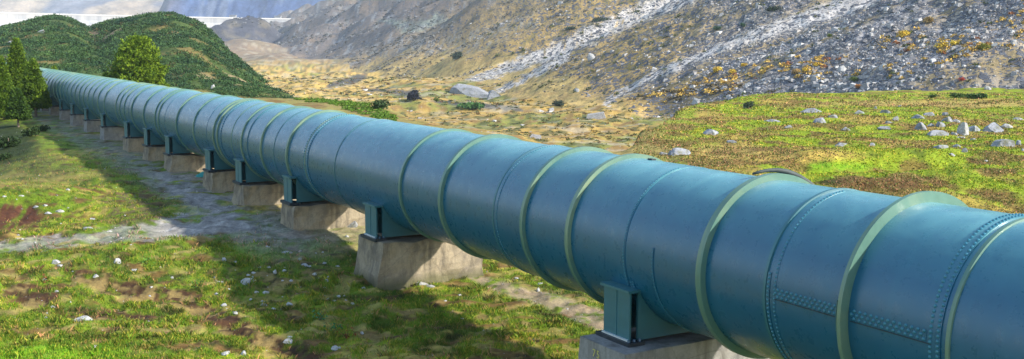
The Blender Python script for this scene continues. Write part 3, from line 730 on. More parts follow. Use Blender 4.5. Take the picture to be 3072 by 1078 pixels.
ML=['small pale boulder below the scree at the left of the upper meadow','low dark flecked boulder in the upper meadow','pale upright boulder left of centre in the meadow','low grey boulder just below the pale upright one','flat grey slab in the green left of the rock cluster','broad rounded boulder at the top left of the rock cluster','jagged boulder at the top of the rock cluster','small boulder right of the jagged one at the cluster top','bulky grey boulder at the left of the rock cluster','small boulder in the middle left of the cluster','grey boulder in the middle of the rock cluster','darker boulder topping the middle of the cluster','pale low boulder at the right end of the cluster middle','wide spread boulder in the front of the rock cluster','flat brownish boulder left of the upright pale block','tall pale block standing upright in the meadow','squat dark boulder right of the upright pale block','large dark wedge boulder with pale edge near the right side','pale slab leaning on the large wedge boulder','biggest grey boulder near the right edge, brown at its foot','small brown boulder right of the biggest one','flat bluish slab at the right edge of the meadow','long flat rock low in front of the cluster','low thin rock right of the long flat one','small pointed rock in front of the cluster','tiny broken rocks in the grass in front','small flat rock under the squat dark boulder','dark small boulder beside dry tan grass on the left','tiny pale rock alone low in the meadow','thin slab at the foot of the upright pale block','small rock cut by the right edge','small rock under the scree at the upper meadow']
for i,((x,y,w_,h_),l_) in enumerate(zip(MB,ML)):
    rock_at(2600+x*.4314,250+y*.4314,w_*.4314,h_*.4314,'boulder',l_,'boulder',100+i,'paler' if i in (2,15,18,21,0,28) else 'rock','boulders on the meadow')
MC=[((2304+270*.5963,605*.5963,34,20),'chunky boulder pair in the left part of the meadow'),((2304+330*.5963,585*.5963,34,12),'flat rock beside the chunky left boulder'),((2304+465*.5963,568*.5963,27,11),'pale flat rock in the upper left meadow'),((2304+220*.5963,560*.5963,62,12),'long low rock outcrop in the left meadow'),((2304+375*.5963,730*.5963,46,10),'low dark rock in the tan grass'),((2304+395*.5963,650*.5963,22,12),'small rock in green grass left of the cluster'),((2304+30*.5963,610*.5963,36,8),'thin slab at the meadow left edge'),((2304+110*.5963,640*.5963,24,9),'small slab in the left meadow grass'),
 ((1536+1010*.5963,670*.5963,38,17),'rock at the brink of the meadow above the green tongue'),((1536+1100*.5963,715*.5963,32,9),'flat rock on the green tongue of the meadow'),((1536+830*.5963,770*.5963,66,16),'wide low rock just above the pipe at the meadow brink'),((1536+760*.5963,775*.5963,30,10),'small rock at the left end of the meadow brink')]
for i,((x,y,w_,h_),l_) in enumerate(MC): rock_at(x,y,w_,h_,'boulder',l_,'boulder',200+i,'rock','boulders on the meadow')
# outcrops and stones elsewhere
rock_at(1412,272,130,50,'rock_outcrop','big grey rock hump with green foot at the base of the pale debris flow','rock outcrop',300)
rock_at(1480,285,60,26,'rock_outcrop','smaller brown rock hump right of the big grey one','rock outcrop',301)
rock_at(119,96,18,11,'boulder','white boulder among the scrub on the left hilltop','boulder',302,'paler')
rock_at(636,262,20,13,'boulder','round white boulder among scrub on the hill right of the lone pine','boulder',303,'paler')
rock_at(30,128,22,8,'boulder','pale rock in scrub above the left pines','boulder',304,'paler')
rock_at(1733,272,16,11,'boulder','white boulder on the golden slope between the two debris flows','boulder',305,'paler')
rock_at(1778,170,24,18,'boulder','pale pointed boulder high between the two debris flows','boulder',306,'paler')
rock_at(2087,305,18,20,'boulder','pale standing boulder at the shrubby foot of the scree','boulder',307,'paler')
rock_at(2175,264,20,14,'boulder','white boulder in the yellow shrubs above the meadow','boulder',308,'paler')
rock_at(2530,207,40,16,'boulder','pale straw-coloured slab amid the scree left of the green bush','boulder',309,'paler')
rock_at(2965,266,22,12,'boulder','pale boulder at the lower right of the scree','boulder',310,'paler')
rock_at(2655,200,22,18,'boulder','angular pale boulder in the middle of the scree','boulder',311,'paler')
# slabs under the pipe
for i,(x,y,w_,h_,l_) in enumerate([(398,412,22,16,'tilted grey slab propped under the pipe'),(420,415,24,18,'second broken slab beside the tilted one under the pipe'),(1050,672,30,26,'dark cleft stone leaning at the foot of the third pier')]):
    rock_at(x,y,w_,h_,'stone_slab',l_,'stone slab',320+i,'paler' if i<2 else 'rock')
# small pale stones in the foreground
ST=[(155,925,8*2,7),(737,848,40,22),(672,917,18,10),(706,943,16,9),(287,833,20,11),(162,790,22,14),(178,798,16,9),(350,783,18,20),(240,963,46,15),(730,1063,16,12),(675,1064,24,10),(863,1028,36,12),(867,1015,18,8),(1008,1047,24,14),(1018,1045,14,8),(400,814,26,12),(660,850,24,10),(790,916,20,10),(795,880,16,10),(768,879,14,8),(825,815,10,14),(912,797,24,10),(945,823,14,9),(865,915,20,12),(850,816,12,8),(672,780,18,10),(860,758,24,9),(130,840,14,6),(258,686,24,12),(142,640,20,8),(175,636,26,8),(106,625,20,8),(134,621,14,6),(273,658,10,7),(328,695,14,6),(280,660,12,6),(108,624,12,6),(10,592,12,5),(62,592,14,6),(900,540+240,12,8),(930,800,12,7),(980,845,16,8),(1015,890,12,7),(960,885,10,6),(1085,1000,10,8),(1380,886,10,6),(1260,858,40,8),(1290,862,22,6),(1613,873,10,13),(1550,835,12,7),(1725,850,14,8),(1620,852,16,6),(1335,905,8,5),(1090,865,14,7),(1097,720,26,6)]
for i,(x,y,w_,h_) in enumerate(ST):
    big_=w_>=36
    names={1:'largest pale pointed stone in the foreground grass',8:'flat grey slab lying in the grass at lower left',11:'white stone in brown earth at the bottom centre',46:'flat pale slab at the right foot of the sunlit pier'}
    rock_at(x,y,w_,h_,'stone',names.get(i,'small white stone lying in the foreground grass and earth'),'stone',400+i,'paler',None if i in names else 'small white stones in the foreground',.2)
rs=np.random.default_rng(77)
for i in range(60):
    x,y=rs.uniform(0,1100),rs.uniform(700,1000)
    if rs.random()<.35: x,y=rs.uniform(30,420),rs.uniform(560,720)
    if rs.random()<.4: x,y=rs.uniform(640,1050),rs.uniform(740,930)
    w_=rs.uniform(5,12); rock_at(x,y,w_,w_*.55,'stone','small white stone lying in the foreground grass and earth','stone',500+i,'paler','small white stones in the foreground',.2)
# ---- many-stone stuff
CUB=np.array([[-1,-1,-1],[1,-1,-1],[1,1,-1],[-1,1,-1],[-1,-1,1],[1,-1,1],[1,1,1],[-1,1,1]],float)
CUBF=np.array([[0,1,5,4],[1,2,6,5],[2,3,7,6],[3,0,4,7],[4,5,6,7]])
def scatter_stones(name,pos,size,col,seed,flat=.6):
    r=np.random.default_rng(seed); m=len(pos)
    v=CUB[None]*(.55+.35*r.random((m,8,3))); 
    v[:,4:,:2]*=.72
    ang=r.uniform(0,6.28,m); tl=r.uniform(-.5,.5,(m,2)); c,s=np.cos(ang)[:,None],np.sin(ang)[:,None]
    x=v[:,:,0]*r.uniform(.6,1.3,m)[:,None]; y=v[:,:,1]; z=v[:,:,2]*flat*r.uniform(.6,1.2,m)[:,None]
    z=z+tl[:,:1]*x*.6+tl[:,1:]*y*.5
    vx=c*x-s*y; vy=s*x+c*y
    Vv=np.stack([vx,vy,z],2)*size[:,None,None]*.6+pos[:,None,:]
    Fc=(CUBF[None]+8*np.arange(m)[:,None,None]).reshape(-1,4)
    return mesh_np(name,Vv.reshape(-1,3),Fc,np.repeat(col,8,0),False)
# scree stones
r=np.random.default_rng(5); m=260000
Xr=r.uniform(900,3150,m); dr=np.exp(r.uniform(math.log(105),math.log(560),m)); xr=(Xr-1536)/3184*dr
zr,rg,_,_,_,_,_,_=zg(xr,dr,True,True); cr,rkr=terrain_color(xr,dr,zr)
PX,PY=pix(xr,dr,zr)
pr=np.clip(rkr*1.15,0,1)**1.3; dens=np.clip(.25+.75*sst(1800,2400,PX),0,1)
keep=(rg==2)&(PY>-40)&(PX<3120)&(r.random(m)<pr*dens*.62)
sel=np.where(keep)[0]; print('scree stones',len(sel))
sel=sel[:60000]
sz=dr[sel]*.0022*(.45+r.pareto(3.2,len(sel))*.95); sz=np.clip(sz,.12,dr[sel]*.0062)
sz*=1+.5*sst(200,280,PY[sel])*sst(2300,2500,PX[sel])
pale=r.beta(1.6,2.2,len(sel))[:,None]; sc=np.array([.12,.115,.12])*(1-pale)+np.array([.60,.585,.56])*pale
fl=np.zeros(len(sel))
for P_ in FLOWS[:3]: fl=np.maximum(fl,sst(1.3,.7,poly(PX[sel],PY[sel],P_)))
sc=sc*(1-fl[:,None]*.7)+np.array([.64,.61,.56])*fl[:,None]*.7
sz*=1-.55*fl
me=scatter_stones('scree_rocks',np.stack([xr[sel],dr[sel],zr[sel]],1),sz,sc,6)
props(link('scree_rocks',me,M['rockpts']),'loose grey and white stones covering the mountainside','scree',None,'stuff')
# gravel on the path and stone chips in the grass
m=110000; Xr=r.uniform(-150,1900,m); Yr=335+(1090-335)*r.random(m)**.8
ry=ray(Xr,Yr); tt=(0.25-CAMZ)/ry[2]; xr=ry[0]*tt; dr=ry[1]*tt; zr=zg(xr,dr); cr,_=terrain_color(xr,dr,zr)
PX,PY=pix(xr,dr,zr); g=np.maximum(sst(1.3,.8,poly(PX,PY,PATHS[0])),np.maximum(.6*sst(1.3,.6,poly(PX,PY,PATHS[1])),sst(1.3,.7,poly(PX,PY,TRAIL))))
k=(r.random(m)<g*.55+.05)&(dr<75); sel=np.where(k)[0][:30000]
sz=dr[sel]*.00042*(.5+r.pareto(3,len(sel))); sz=np.clip(sz,.006,.07)
pl=r.beta(2,2,len(sel))[:,None]; sc=np.array([.12,.11,.10])*(1-pl)+np.array([.48,.47,.45])*pl
me=scatter_stones('gravel',np.stack([xr[sel],dr[sel],zr[sel]],1),sz,sc,8); props(link('gravel',me,M['rockpts']),'loose pale gravel on the path beside the pipe','gravel',None,'stuff')
# ------------------------------------------------------------------ grass
def grass(name,xr,dr,hh,ww,seed,lean=.5,label=''):
    r=np.random.default_rng(seed); m=len(xr); zr=zg(xr,dr); c,_=terrain_color(xr,dr,zr)
    lum=c@np.array([.3,.6,.1]); gness=np.clip((c[:,1]-c[:,0]*.75)/(c[:,1]+1e-3),0,1)
    a=r.uniform(0,6.28,m); b=r.uniform(0,6.28,m); L=hh*r.uniform(.5,1.25,m); wd=ww*r.uniform(.6,1.3,m)
    ex,ey=np.cos(a)*wd,np.sin(a)*wd; lx,ly=np.cos(b)*L*lean*r.random(m),np.sin(b)*L*lean*r.random(m)
    v0=np.stack([xr-ex,dr-ey,zr-.01],1); v1=np.stack([xr+ex,dr+ey,zr-.01],1)
    v2=np.stack([xr+lx*.4+ex*.7,dr+ly*.4+ey*.7,zr+L*.6],1); v3=np.stack([xr+lx*1.2,dr+ly*1.2,zr+L],1)
    Vv=np.stack([v0,v1,v2,v3],1).reshape(-1,3); Fc=np.arange(4*m).reshape(m,4)
    hue=r.random(m)
    gk=np.clip((c[:,1]-c[:,0]*.92)/(c[:,1]+1e-4)*4+.15,0,1)[:,None]; q_=r.random((m,1))
    alt=np.array([.10,.13,.02])*q_+np.array([.24,.17,.06])*(1-q_); c=c*gk+alt*(1-gk)
    cc=c*(1.05+.5*(r.random(m)-.5))[:,None]
    cc=np.where((hue<.30)[:,None],cc*np.array([2.1,1.3,2.2])+np.array([.02,.012,.0]),cc); cc=np.where((hue>.8)[:,None],cc*np.array([.65,.95,.7]),cc)
    me=mesh_np(name,Vv,Fc,np.repeat(np.clip(cc,0,.7),4,0),False)
    return props(link(name,me,M['grass']),label,'grass',None,'stuff')
def sample_px(m,X0,X1,Y0,Y1,pw,seed,zref=0.1):
    r=np.random.default_rng(seed); X=r.uniform(X0,X1,m); Y=Y0+(Y1-Y0)*r.random(m)**pw
    ry=ray(X,Y); t_=(zref-CAMZ)/ry[2]; return ry[0]*t_,ry[1]*t_,X,Y,r
x_,d_,X_,Y_,r=sample_px(330000,-200,1990,470,1130,.75,21)
z_=zg(x_,d_,False); PX,PY=pix(x_,d_,z_)
n_=(x_-C[0])*N[0]+(d_-C[1])*N[1]; t_=(x_-C[0])*D[0]+(d_-C[1])*D[1]
g=np.maximum(sst(1.35,.85,poly(PX,PY,PATHS[0])),np.maximum(.7*sst(1.3,.6,poly(PX,PY,PATHS[1])),sst(1.3,.7,poly(PX,PY,TRAIL))))
g=np.maximum(g,sst(2.0,1.2,np.abs(n_+.3))*sst(18,22,t_)*.85)
c_,_=terrain_color(x_,d_,z_); gr_=np.clip((c_[:,1]-c_[:,0]*.88)/(c_[:,1]+1e-4)*4,0.05,1)
cl=sst(-.6,.3,fbm(x_*2.2,d_*2.2,3,90))
k=(r.random(len(x_))<(1-g)*gr_*(.3+.7*cl)*np.where(c_[:,1]<c_[:,0]*.8,.35,1))
x_,d_=x_[k],d_[k]; print('grass',len(x_))
hgt=(.032+.028*np.clip(fbm(x_*1.1,d_*1.1,3,91)+.4,0,1.2))*ip(d_,[12,30,60],[1,1.2,1.6])
grass('grass',x_,d_,hgt,.0035*ip(d_,[12,30,60],[1,2.2,4.5]),22,.8,'short green and straw grass around the path and piers')
x0_,d0_,_,_,r=sample_px(3000,-100,1700,600,1130,.8,61); 
nn_=(x0_-C[0])*N[0]+(d0_-C[1])*N[1]; PX,PY=pix(x0_,d0_,.1); g=np.maximum(sst(1.7,1.2,poly(PX,PY,PATHS[0])),sst(1.3,.7,poly(PX,PY,TRAIL)))
k=(r.random(len(x0_))>g)&(np.abs(nn_)>.3)&(fbm(x0_*1.1,d0_*1.1,3,98)>-.15); x0_,d0_=x0_[k],d0_[k]; c_,_=terrain_color(x0_,d0_,zg(x0_,d0_)); k=(c_[:,1]>c_[:,0]*1.02)&(c_[:,1]>.05); x0_,d0_=x0_[k],d0_[k]; nb_=16
xt=np.repeat(x0_,nb_)+r.normal(size=len(x0_)*nb_)*.035; dt=np.repeat(d0_,nb_)+r.normal(size=len(x0_)*nb_)*.035; hh=np.repeat(r.uniform(.045,.11,len(x0_)),nb_)
grass('grass_tufts',xt,dt,hh,.0035*ip(dt,[12,30],[1,2.]),62,.9,'taller grass tufts standing out of the short turf')
# meadow grass
x_,d_,X_,Y_,r=sample_px(170000,1900,3250,300,700,.9,23)
z_,rg,_,n_,t_,w_,_,_=zg(x_,d_,False,True)
k=(rg==0)&(w_<.5)&(n_>1.3)&(r.random(len(x_))<.35+.65*sst(-.5,.4,fbm(x_*.6,d_*.6,3,92)))
x_,d_=x_[k],d_[k]
grass('meadow_grass',x_,d_,.0012*d_,.0006*d_,24,1.3,'short green and tan alpine turf on the meadow beyond the pipe')
# dry stalks and weeds near camera
r=np.random.default_rng(31)
def weed(X,Y,label,colr,h=.16,nl=40):
    p=at_pixel(X,Y); V=[];Fc=[];cl=[]
    for k in range(nl):
        a=r.uniform(0,6.28); rr=r.uniform(0,.16); b=p+np.array([math.cos(a)*rr,math.sin(a)*rr,r.uniform(0,h)]); s_=r.uniform(.012,.028)
        u=r.normal(size=3); u/=np.linalg.norm(u); w=np.cross(u,r.normal(size=3)); w/=np.linalg.norm(w)
        q=len(V); V+= [b-u*s_,b+w*s_*.6,b+u*s_,b-w*s_*.6]; Fc.append((q,q+1,q+2,q+3)); cl+= [colr]*4
    for k in range(6):
        a=r.uniform(0,6.28); q=len(V); e=p+np.array([math.cos(a)*.12,math.sin(a)*.12,h]); V+=[p+[-.003,0,0],p+[.003,0,0],e+[.002,0,0],e+[-.002,0,0]]; Fc.append((q,q+1,q+2,q+3)); cl+=[(.12,.05,.03)]*4
    me=mesh_np('weed',np.array(V),np.array(Fc),np.array(cl)); o=link('weed',me,M['leaf']); props(o,label,'weed')
for i,(X,Y,l_,c_) in enumerate([(960,965,'leafy blue-green weed clump in the grass at lower centre',(.03,.17,.07)),(1000,1000,'smaller blue-green weed near the bottom centre',(.03,.16,.06)),(1040,1020,'red-leaved weed right of the blue-green weeds',(.22,.05,.02)),(130,850,'reddish dry stalks in the left foreground grass',(.2,.07,.03)),(590,870,'dark green leafy tuft beside the dark earth',(.04,.13,.02)),(440,800,'small bright weed by the white stones on the left',(.08,.20,.03))]):
    weed(X,Y,l_,c_)
# ------------------------------------------------------------------ hill scrub
def leaf_clumps(pos,rad,hgt,per,leaf,col,seed,jit=.3):
    r=np.random.default_rng(seed); m=len(pos); q=r.normal(size=(m,per,3)); q/=np.linalg.norm(q,axis=2,keepdims=True); q[:,:,2]=np.abs(q[:,:,2])
    q*= (r.random((m,per,1))**.35)
    c=pos[:,None,:]+q*np.stack([rad,rad,hgt],1)[:,None,:]
    a=r.normal(size=(m,per,3)); a/=np.linalg.norm(a,axis=2,keepdims=True); b=np.cross(a,r.normal(size=(m,per,3))); b/=np.linalg.norm(b,axis=2,keepdims=True)
    s_=(leaf[:,None]*r.uniform(.6,1.4,(m,per)))[...,None]
    V=np.stack([c-a*s_,c+b*s_*.7,c+a*s_,c-b*s_*.7],2).reshape(-1,3)
    Fc=np.arange(m*per*4).reshape(-1,4)
    cc=col[:,None,:]*(1+jit*(r.random((m,per,1))-.5)*2); cc=np.repeat(cc.reshape(-1,3),4,0)
    return V,Fc,np.clip(cc,.003,.8)
r=np.random.default_rng(41); m=110000
Xr=r.uniform(-420,960,m); dr=np.exp(r.uniform(math.log(86),math.log(255),m)); xr=(Xr-1536)/3184*dr
zr,rg,_,nn,_,_,_,uu=zg(xr,dr,False,True); PX,PY=pix(xr,dr,zr)
den=fbm(xr*.06,dr*.09,4,59); den2=fbm(xr*.16,dr*.16,3,95)
gl=sst(1.5,.8,poly(PX,PY,[(262,70,7),(268,95,14),(290,115,14)]))
k=(rg==1)&(r.random(m)<np.clip(.46*(dr/230)**1.0*sst(.78,.6,den)*(1-.8*gl)*sst(-.55,.15,den2),0,1))
sel=np.where(k)[0]; print('scrub',len(sel)); sel=sel[:22000]
rad=r.uniform(.4,1.45,len(sel))*ip(dr[sel],[90,230],[.4,.95]); cm=r.random((len(sel),1))
cm=np.clip(cm*.7+.35*fbm(xr[sel]*.2,dr[sel]*.2,3,99)[:,None]+.15,0,1); cl=np.array([.012,.042,.022])*(1-cm)+np.array([.065,.125,.032])*cm
cl=np.where((r.random(len(sel))<.025)[:,None],np.array([.10,.075,.03]),cl)
V_,F_,c_=leaf_clumps(np.stack([xr[sel],dr[sel],zr[sel]],1),rad,rad*r.uniform(.4,.75,len(sel)),42,rad*.125,cl,42,.4)
props(link('pine_scrub',mesh_np('pine_scrub',V_,F_,c_),M['leaf']),'dense dwarf pine scrub blanketing the green hill','scrub',None,'stuff')
# low green fringe right behind the pipe
r=np.random.default_rng(43); m=420; Xr=r.uniform(880,1180,m); dr=ip(Xr,[860,1140,1180],[96,70,66])*r.uniform(.86,.99,m); xr=(Xr-1536)/3184*dr; zr,rg,_,_,_,ww_,_,_=zg(xr,dr,False,True)
k=(ww_<.35)&(rg==0); xr,dr,zr=xr[k],dr[k],zr[k]; rad=r.uniform(.1,.3,len(xr))
V_,F_,c_=leaf_clumps(np.stack([xr,dr,zr],1),rad,rad*.55,40,rad*.2,np.tile(np.array([.09,.17,.015]),(len(xr),1)),44)
props(link('low_scrub',mesh_np('low_scrub',V_,F_,c_),M['leaf']),'low green scrub along the edge behind the middle of the pipe','scrub',None,'stuff')
# scattered heath and bushes on the slope (uncountable)
r=np.random.default_rng(45); m=30000
Xr=r.uniform(950,3150,m); dr=np.exp(r.uniform(math.log(105),math.log(600),m)); xr=(Xr-1536)/3184*dr
zr,rg,_,_,_,_,dist_,_=zg(xr,dr,False,True); PX,PY=pix(xr,dr,zr)
sn=fbm(xr*.12,dr*.12,3,96)
yl=np.maximum.reduce([sst(1.4,.3,poly(PX,PY,[(1900,320,20),(2250,235,42),(2480,190,48),(2750,130,50)])),sst(1.4,.3,poly(PX,PY,[(2700,210,34),(2860,130,36),(3072,40,60)])),sst(1.4,.3,poly(PX,PY,[(2450,220,20),(2700,200,30),(3072,110,30)]))])
ft=sst(1.2,.5,blob(PX,PY,2120,300,280,50))
gg=.55*sst(1300,1600,PX)*sst(-.1,.5,fbm(xr*.2,dr*.2,4,62))+.9*sst(1.3,.4,poly(PX,PY,[(1760,85,10),(1850,50,16),(1960,10,12)]))
k=(rg==2)&(r.random(m)<np.clip((yl*.7+ft*.7+gg*.6)*sst(-.3,.4,sn),0,1)); sel=np.where(k)[0][:14000]; print('heath',len(sel))
tp=r.random(len(sel)); yv=yl[sel]
cl=np.where((tp<yv*.8)[:,None],np.array([.56,.37,.08]),np.array([.075,.095,.025])); cl=np.where(((tp>.86)&(yv>.2))[:,None],np.array([.30,.11,.03]),cl)
cl=np.where(((ft[sel]>.4)&(tp>.5))[:,None],np.array([.09,.07,.03]),cl)
rad=dr[sel]*r.uniform(.0010,.0033,len(sel))*(1+.5*yv)
V_,F_,c_=leaf_clumps(np.stack([xr[sel],dr[sel],zr[sel]],1),rad,rad*.7,26,rad*.26,cl,46)
props(link('heath',mesh_np('heath',V_,F_,c_),M['leaf']),'patchy autumn heath between the stones of the mountainside','heath',None,'stuff')
r=np.random.default_rng(51); m=26000; Xr=r.uniform(780,2200,m); dr=np.exp(r.uniform(math.log(60),math.log(520),m)); xr=(Xr-1536)/3184*dr
zr,rg,_,_,_,ww_,_,_=zg(xr,dr,False,True); v2=fbm(xr*.35,dr*.2,4,56); vv=fbm(xr*.04,dr*.03,3,97)
k=(rg==0)&(ww_>.3)&(r.random(m)<np.clip(sst(.0,.4,v2+.5*vv)*.8+.04,0,1)); sel=np.where(k)[0][:7000]; rad=dr[sel]*r.uniform(.0008,.0028,len(sel))
tp=r.random((len(sel),1)); cl=np.where(tp<.45,np.array([.08,.10,.03]),np.where(tp<.8,np.array([.34,.25,.07]),np.array([.15,.09,.04])))
V_,F_,c_=leaf_clumps(np.stack([xr[sel],dr[sel],zr[sel]],1),rad,rad*.5,20,rad*.26,cl,52)
props(link('valley_heath',mesh_np('valley_heath',V_,F_,c_),M['leaf']),'low olive heath tufts dotted over the valley floor','heath',None,'stuff')
k=(rg==0)&(ww_>.3)&(r.random(m)<.02+.10*sst(.1,.5,-v2)); sel=np.where(k)[0][:2600]; pl=r.random((len(sel),1))
props(link('valley_stones',scatter_stones('valley_stones',np.stack([xr[sel],dr[sel],zr[sel]],1),dr[sel]*.0016*(.5+r.pareto(3,len(sel))),np.array([.2,.19,.18])*(1-pl)+np.array([.5,.48,.45])*pl,53),M['rockpts']),'pale stones strewn over the valley floor','stones',None,'stuff')
r=np.random.default_rng(57); m=60000; Xr=r.uniform(640,1800,m); dr=np.exp(r.uniform(math.log(240),math.log(1500),m)); xr=(Xr-1536)/3184*dr
zr,rg,_,_,_,_,ds_,_=zg(xr,dr,False,True); sn=fbm(xr*.03,dr*.015,4,101)
k=((rg==2)|(rg==3))&(r.random(m)<np.clip(sst(-.15,.5,sn)*.5,.02,1)); sel=np.where(k)[0][:11000]; rad=dr[sel]*r.uniform(.0007,.0020,len(sel)); tp=r.random((len(sel),1))
cl=np.where(tp<.5,np.array([.05,.055,.045]),np.where(tp<.75,np.array([.12,.10,.06]),np.array([.30,.30,.30])))
V_,F_,c_=leaf_clumps(np.stack([xr[sel],dr[sel],zr[sel]],1),rad,rad*.5,12,rad*.34,cl,58)
props(link('mountain_scrub',mesh_np('mountain_scrub',V_,F_,c_),M['leaf']),'dark low scrub and stones speckling the far mountainside','scrub',None,'stuff')
# individual bushes
def bush(X,Y,w_,h_,colr,label,seed,group=None):
    p=at_pixel(X,Y+h_*.45)
    if p is None: return
    s_=p[1]/FPX; R_=w_*s_/2; H_=h_*s_; rr=np.random.default_rng(seed); k=7
    pos=p[None]+np.stack([rr.uniform(-.55,.55,k)*R_,rr.uniform(-.5,.5,k)*R_,rr.uniform(0,.35,k)*H_],1)-np.array([0,-R_*.4,0])
    V_,F_,c_=leaf_clumps(pos-p,np.full(k,R_*.55),np.full(k,H_*.62),90,np.full(k,max(R_,H_)*.085),np.tile(np.array(colr),(k,1))*rr.uniform(.7,1.3,(k,1)),seed)
    root=empty('bush',tuple(p)); props(root,label,'bush',group)
    link('foliage',mesh_np('foliage',V_,F_,c_),M['leaf'],root)
    bm=bmesh.new(); bmesh.ops.create_cone(bm,cap_ends=True,segments=6,radius1=R_*.09,radius2=R_*.04,depth=H_*.7,matrix=Matrix.Translation((0,R_*.4,H_*.3))); link('stem',bm_mesh('stem',bm),M['bark'],root)
YE=(.66,.46,.05);GR=(.10,.14,.02);DG=(.05,.075,.045);OR=(.45,.2,.04)
BS=[(2712,106,42,24,YE,'bright yellow bush high on the scree'),(2788,62,34,26,(.45,.32,.12),'pale tan bush highest on the right scree'),(2830,138,50,24,YE,'wide yellow bush in the yellow streak on the right'),(2956,142,40,26,(.22,.22,.03),'olive bush near the right edge of the scree'),(2872,128,30,20,YE,'yellow bush just right of the wide yellow one'),(2565,240,34,18,GR,'dark green bush low in the middle of the scree'),(2880,232+55,50,18,(.06,.11,.02),'green bush at the scree foot on the right'),(2935,288,70,16,(.05,.10,.02),'long green bush row at the scree foot near the right edge'),(2800,288,26,14,(.06,.11,.02),'small green bush at the scree foot'),
 (1372,168,38,28,DG,'dark round bush on the golden slope left of the debris flow'),(1246,288,50,36,(.025,.03,.045),'dark blue-green bush on the valley edge above the pipe'),(1310,300,20,14,GR,'small bush left of the big rock hump'),(1145,312,80,34,(.05,.09,.03),'low spreading green bush above the pipe in the valley'),(1400,318,110,18,(.05,.12,.03),'green bushes at the foot of the big rock hump'),(2155,210,34,22,YE,'yellow bush right of the second debris flow'),(2232,195,24,14,YE,'small yellow bush up the second debris flow'),(1797,60,44,16,(.04,.07,.04),'dark green bush on the upper left slope'),(1715,86,34,12,(.04,.07,.04),'dark low bush lower left of the first debris flow top'),(2155,88,34,14,(.05,.11,.06),'green bush high between the flows'),(2230,76,22,14,(.05,.11,.06),'small green bush high between the flows'),(2325,28,50,18,(.04,.07,.035),'dark green bush at the top edge'),(2490,108,20,12,GR,'round green bush in the grey scree'),(2420,210,26,16,YE,'yellow bush at the left start of the yellow streak'),(2452,194,28,14,YE,'yellow bush along the yellow streak above the meadow'),(2390,216,26,18,(.5,.33,.12),'straw bush at the left start of the yellow streak'),(2575,262,20,14,OR,'orange bush under the dark green one'),(2888,240,22,12,(.4,.06,.03),'red bush low in the right scree'),(2200,215,30,16,YE,'yellow clump above the shrubby scree foot'),(2245,315,40,26,DG,'dark bush in the shrubby foot of the scree'),(1675,310,40,24,DG,'dark bush in the valley left of the second debris flow foot'),(1070,355,40,14,(.04,.10,.01),'bright green low bush right behind the pipe top')]
for i,b in enumerate(BS): bush(*b[:5],b[5],600+i)
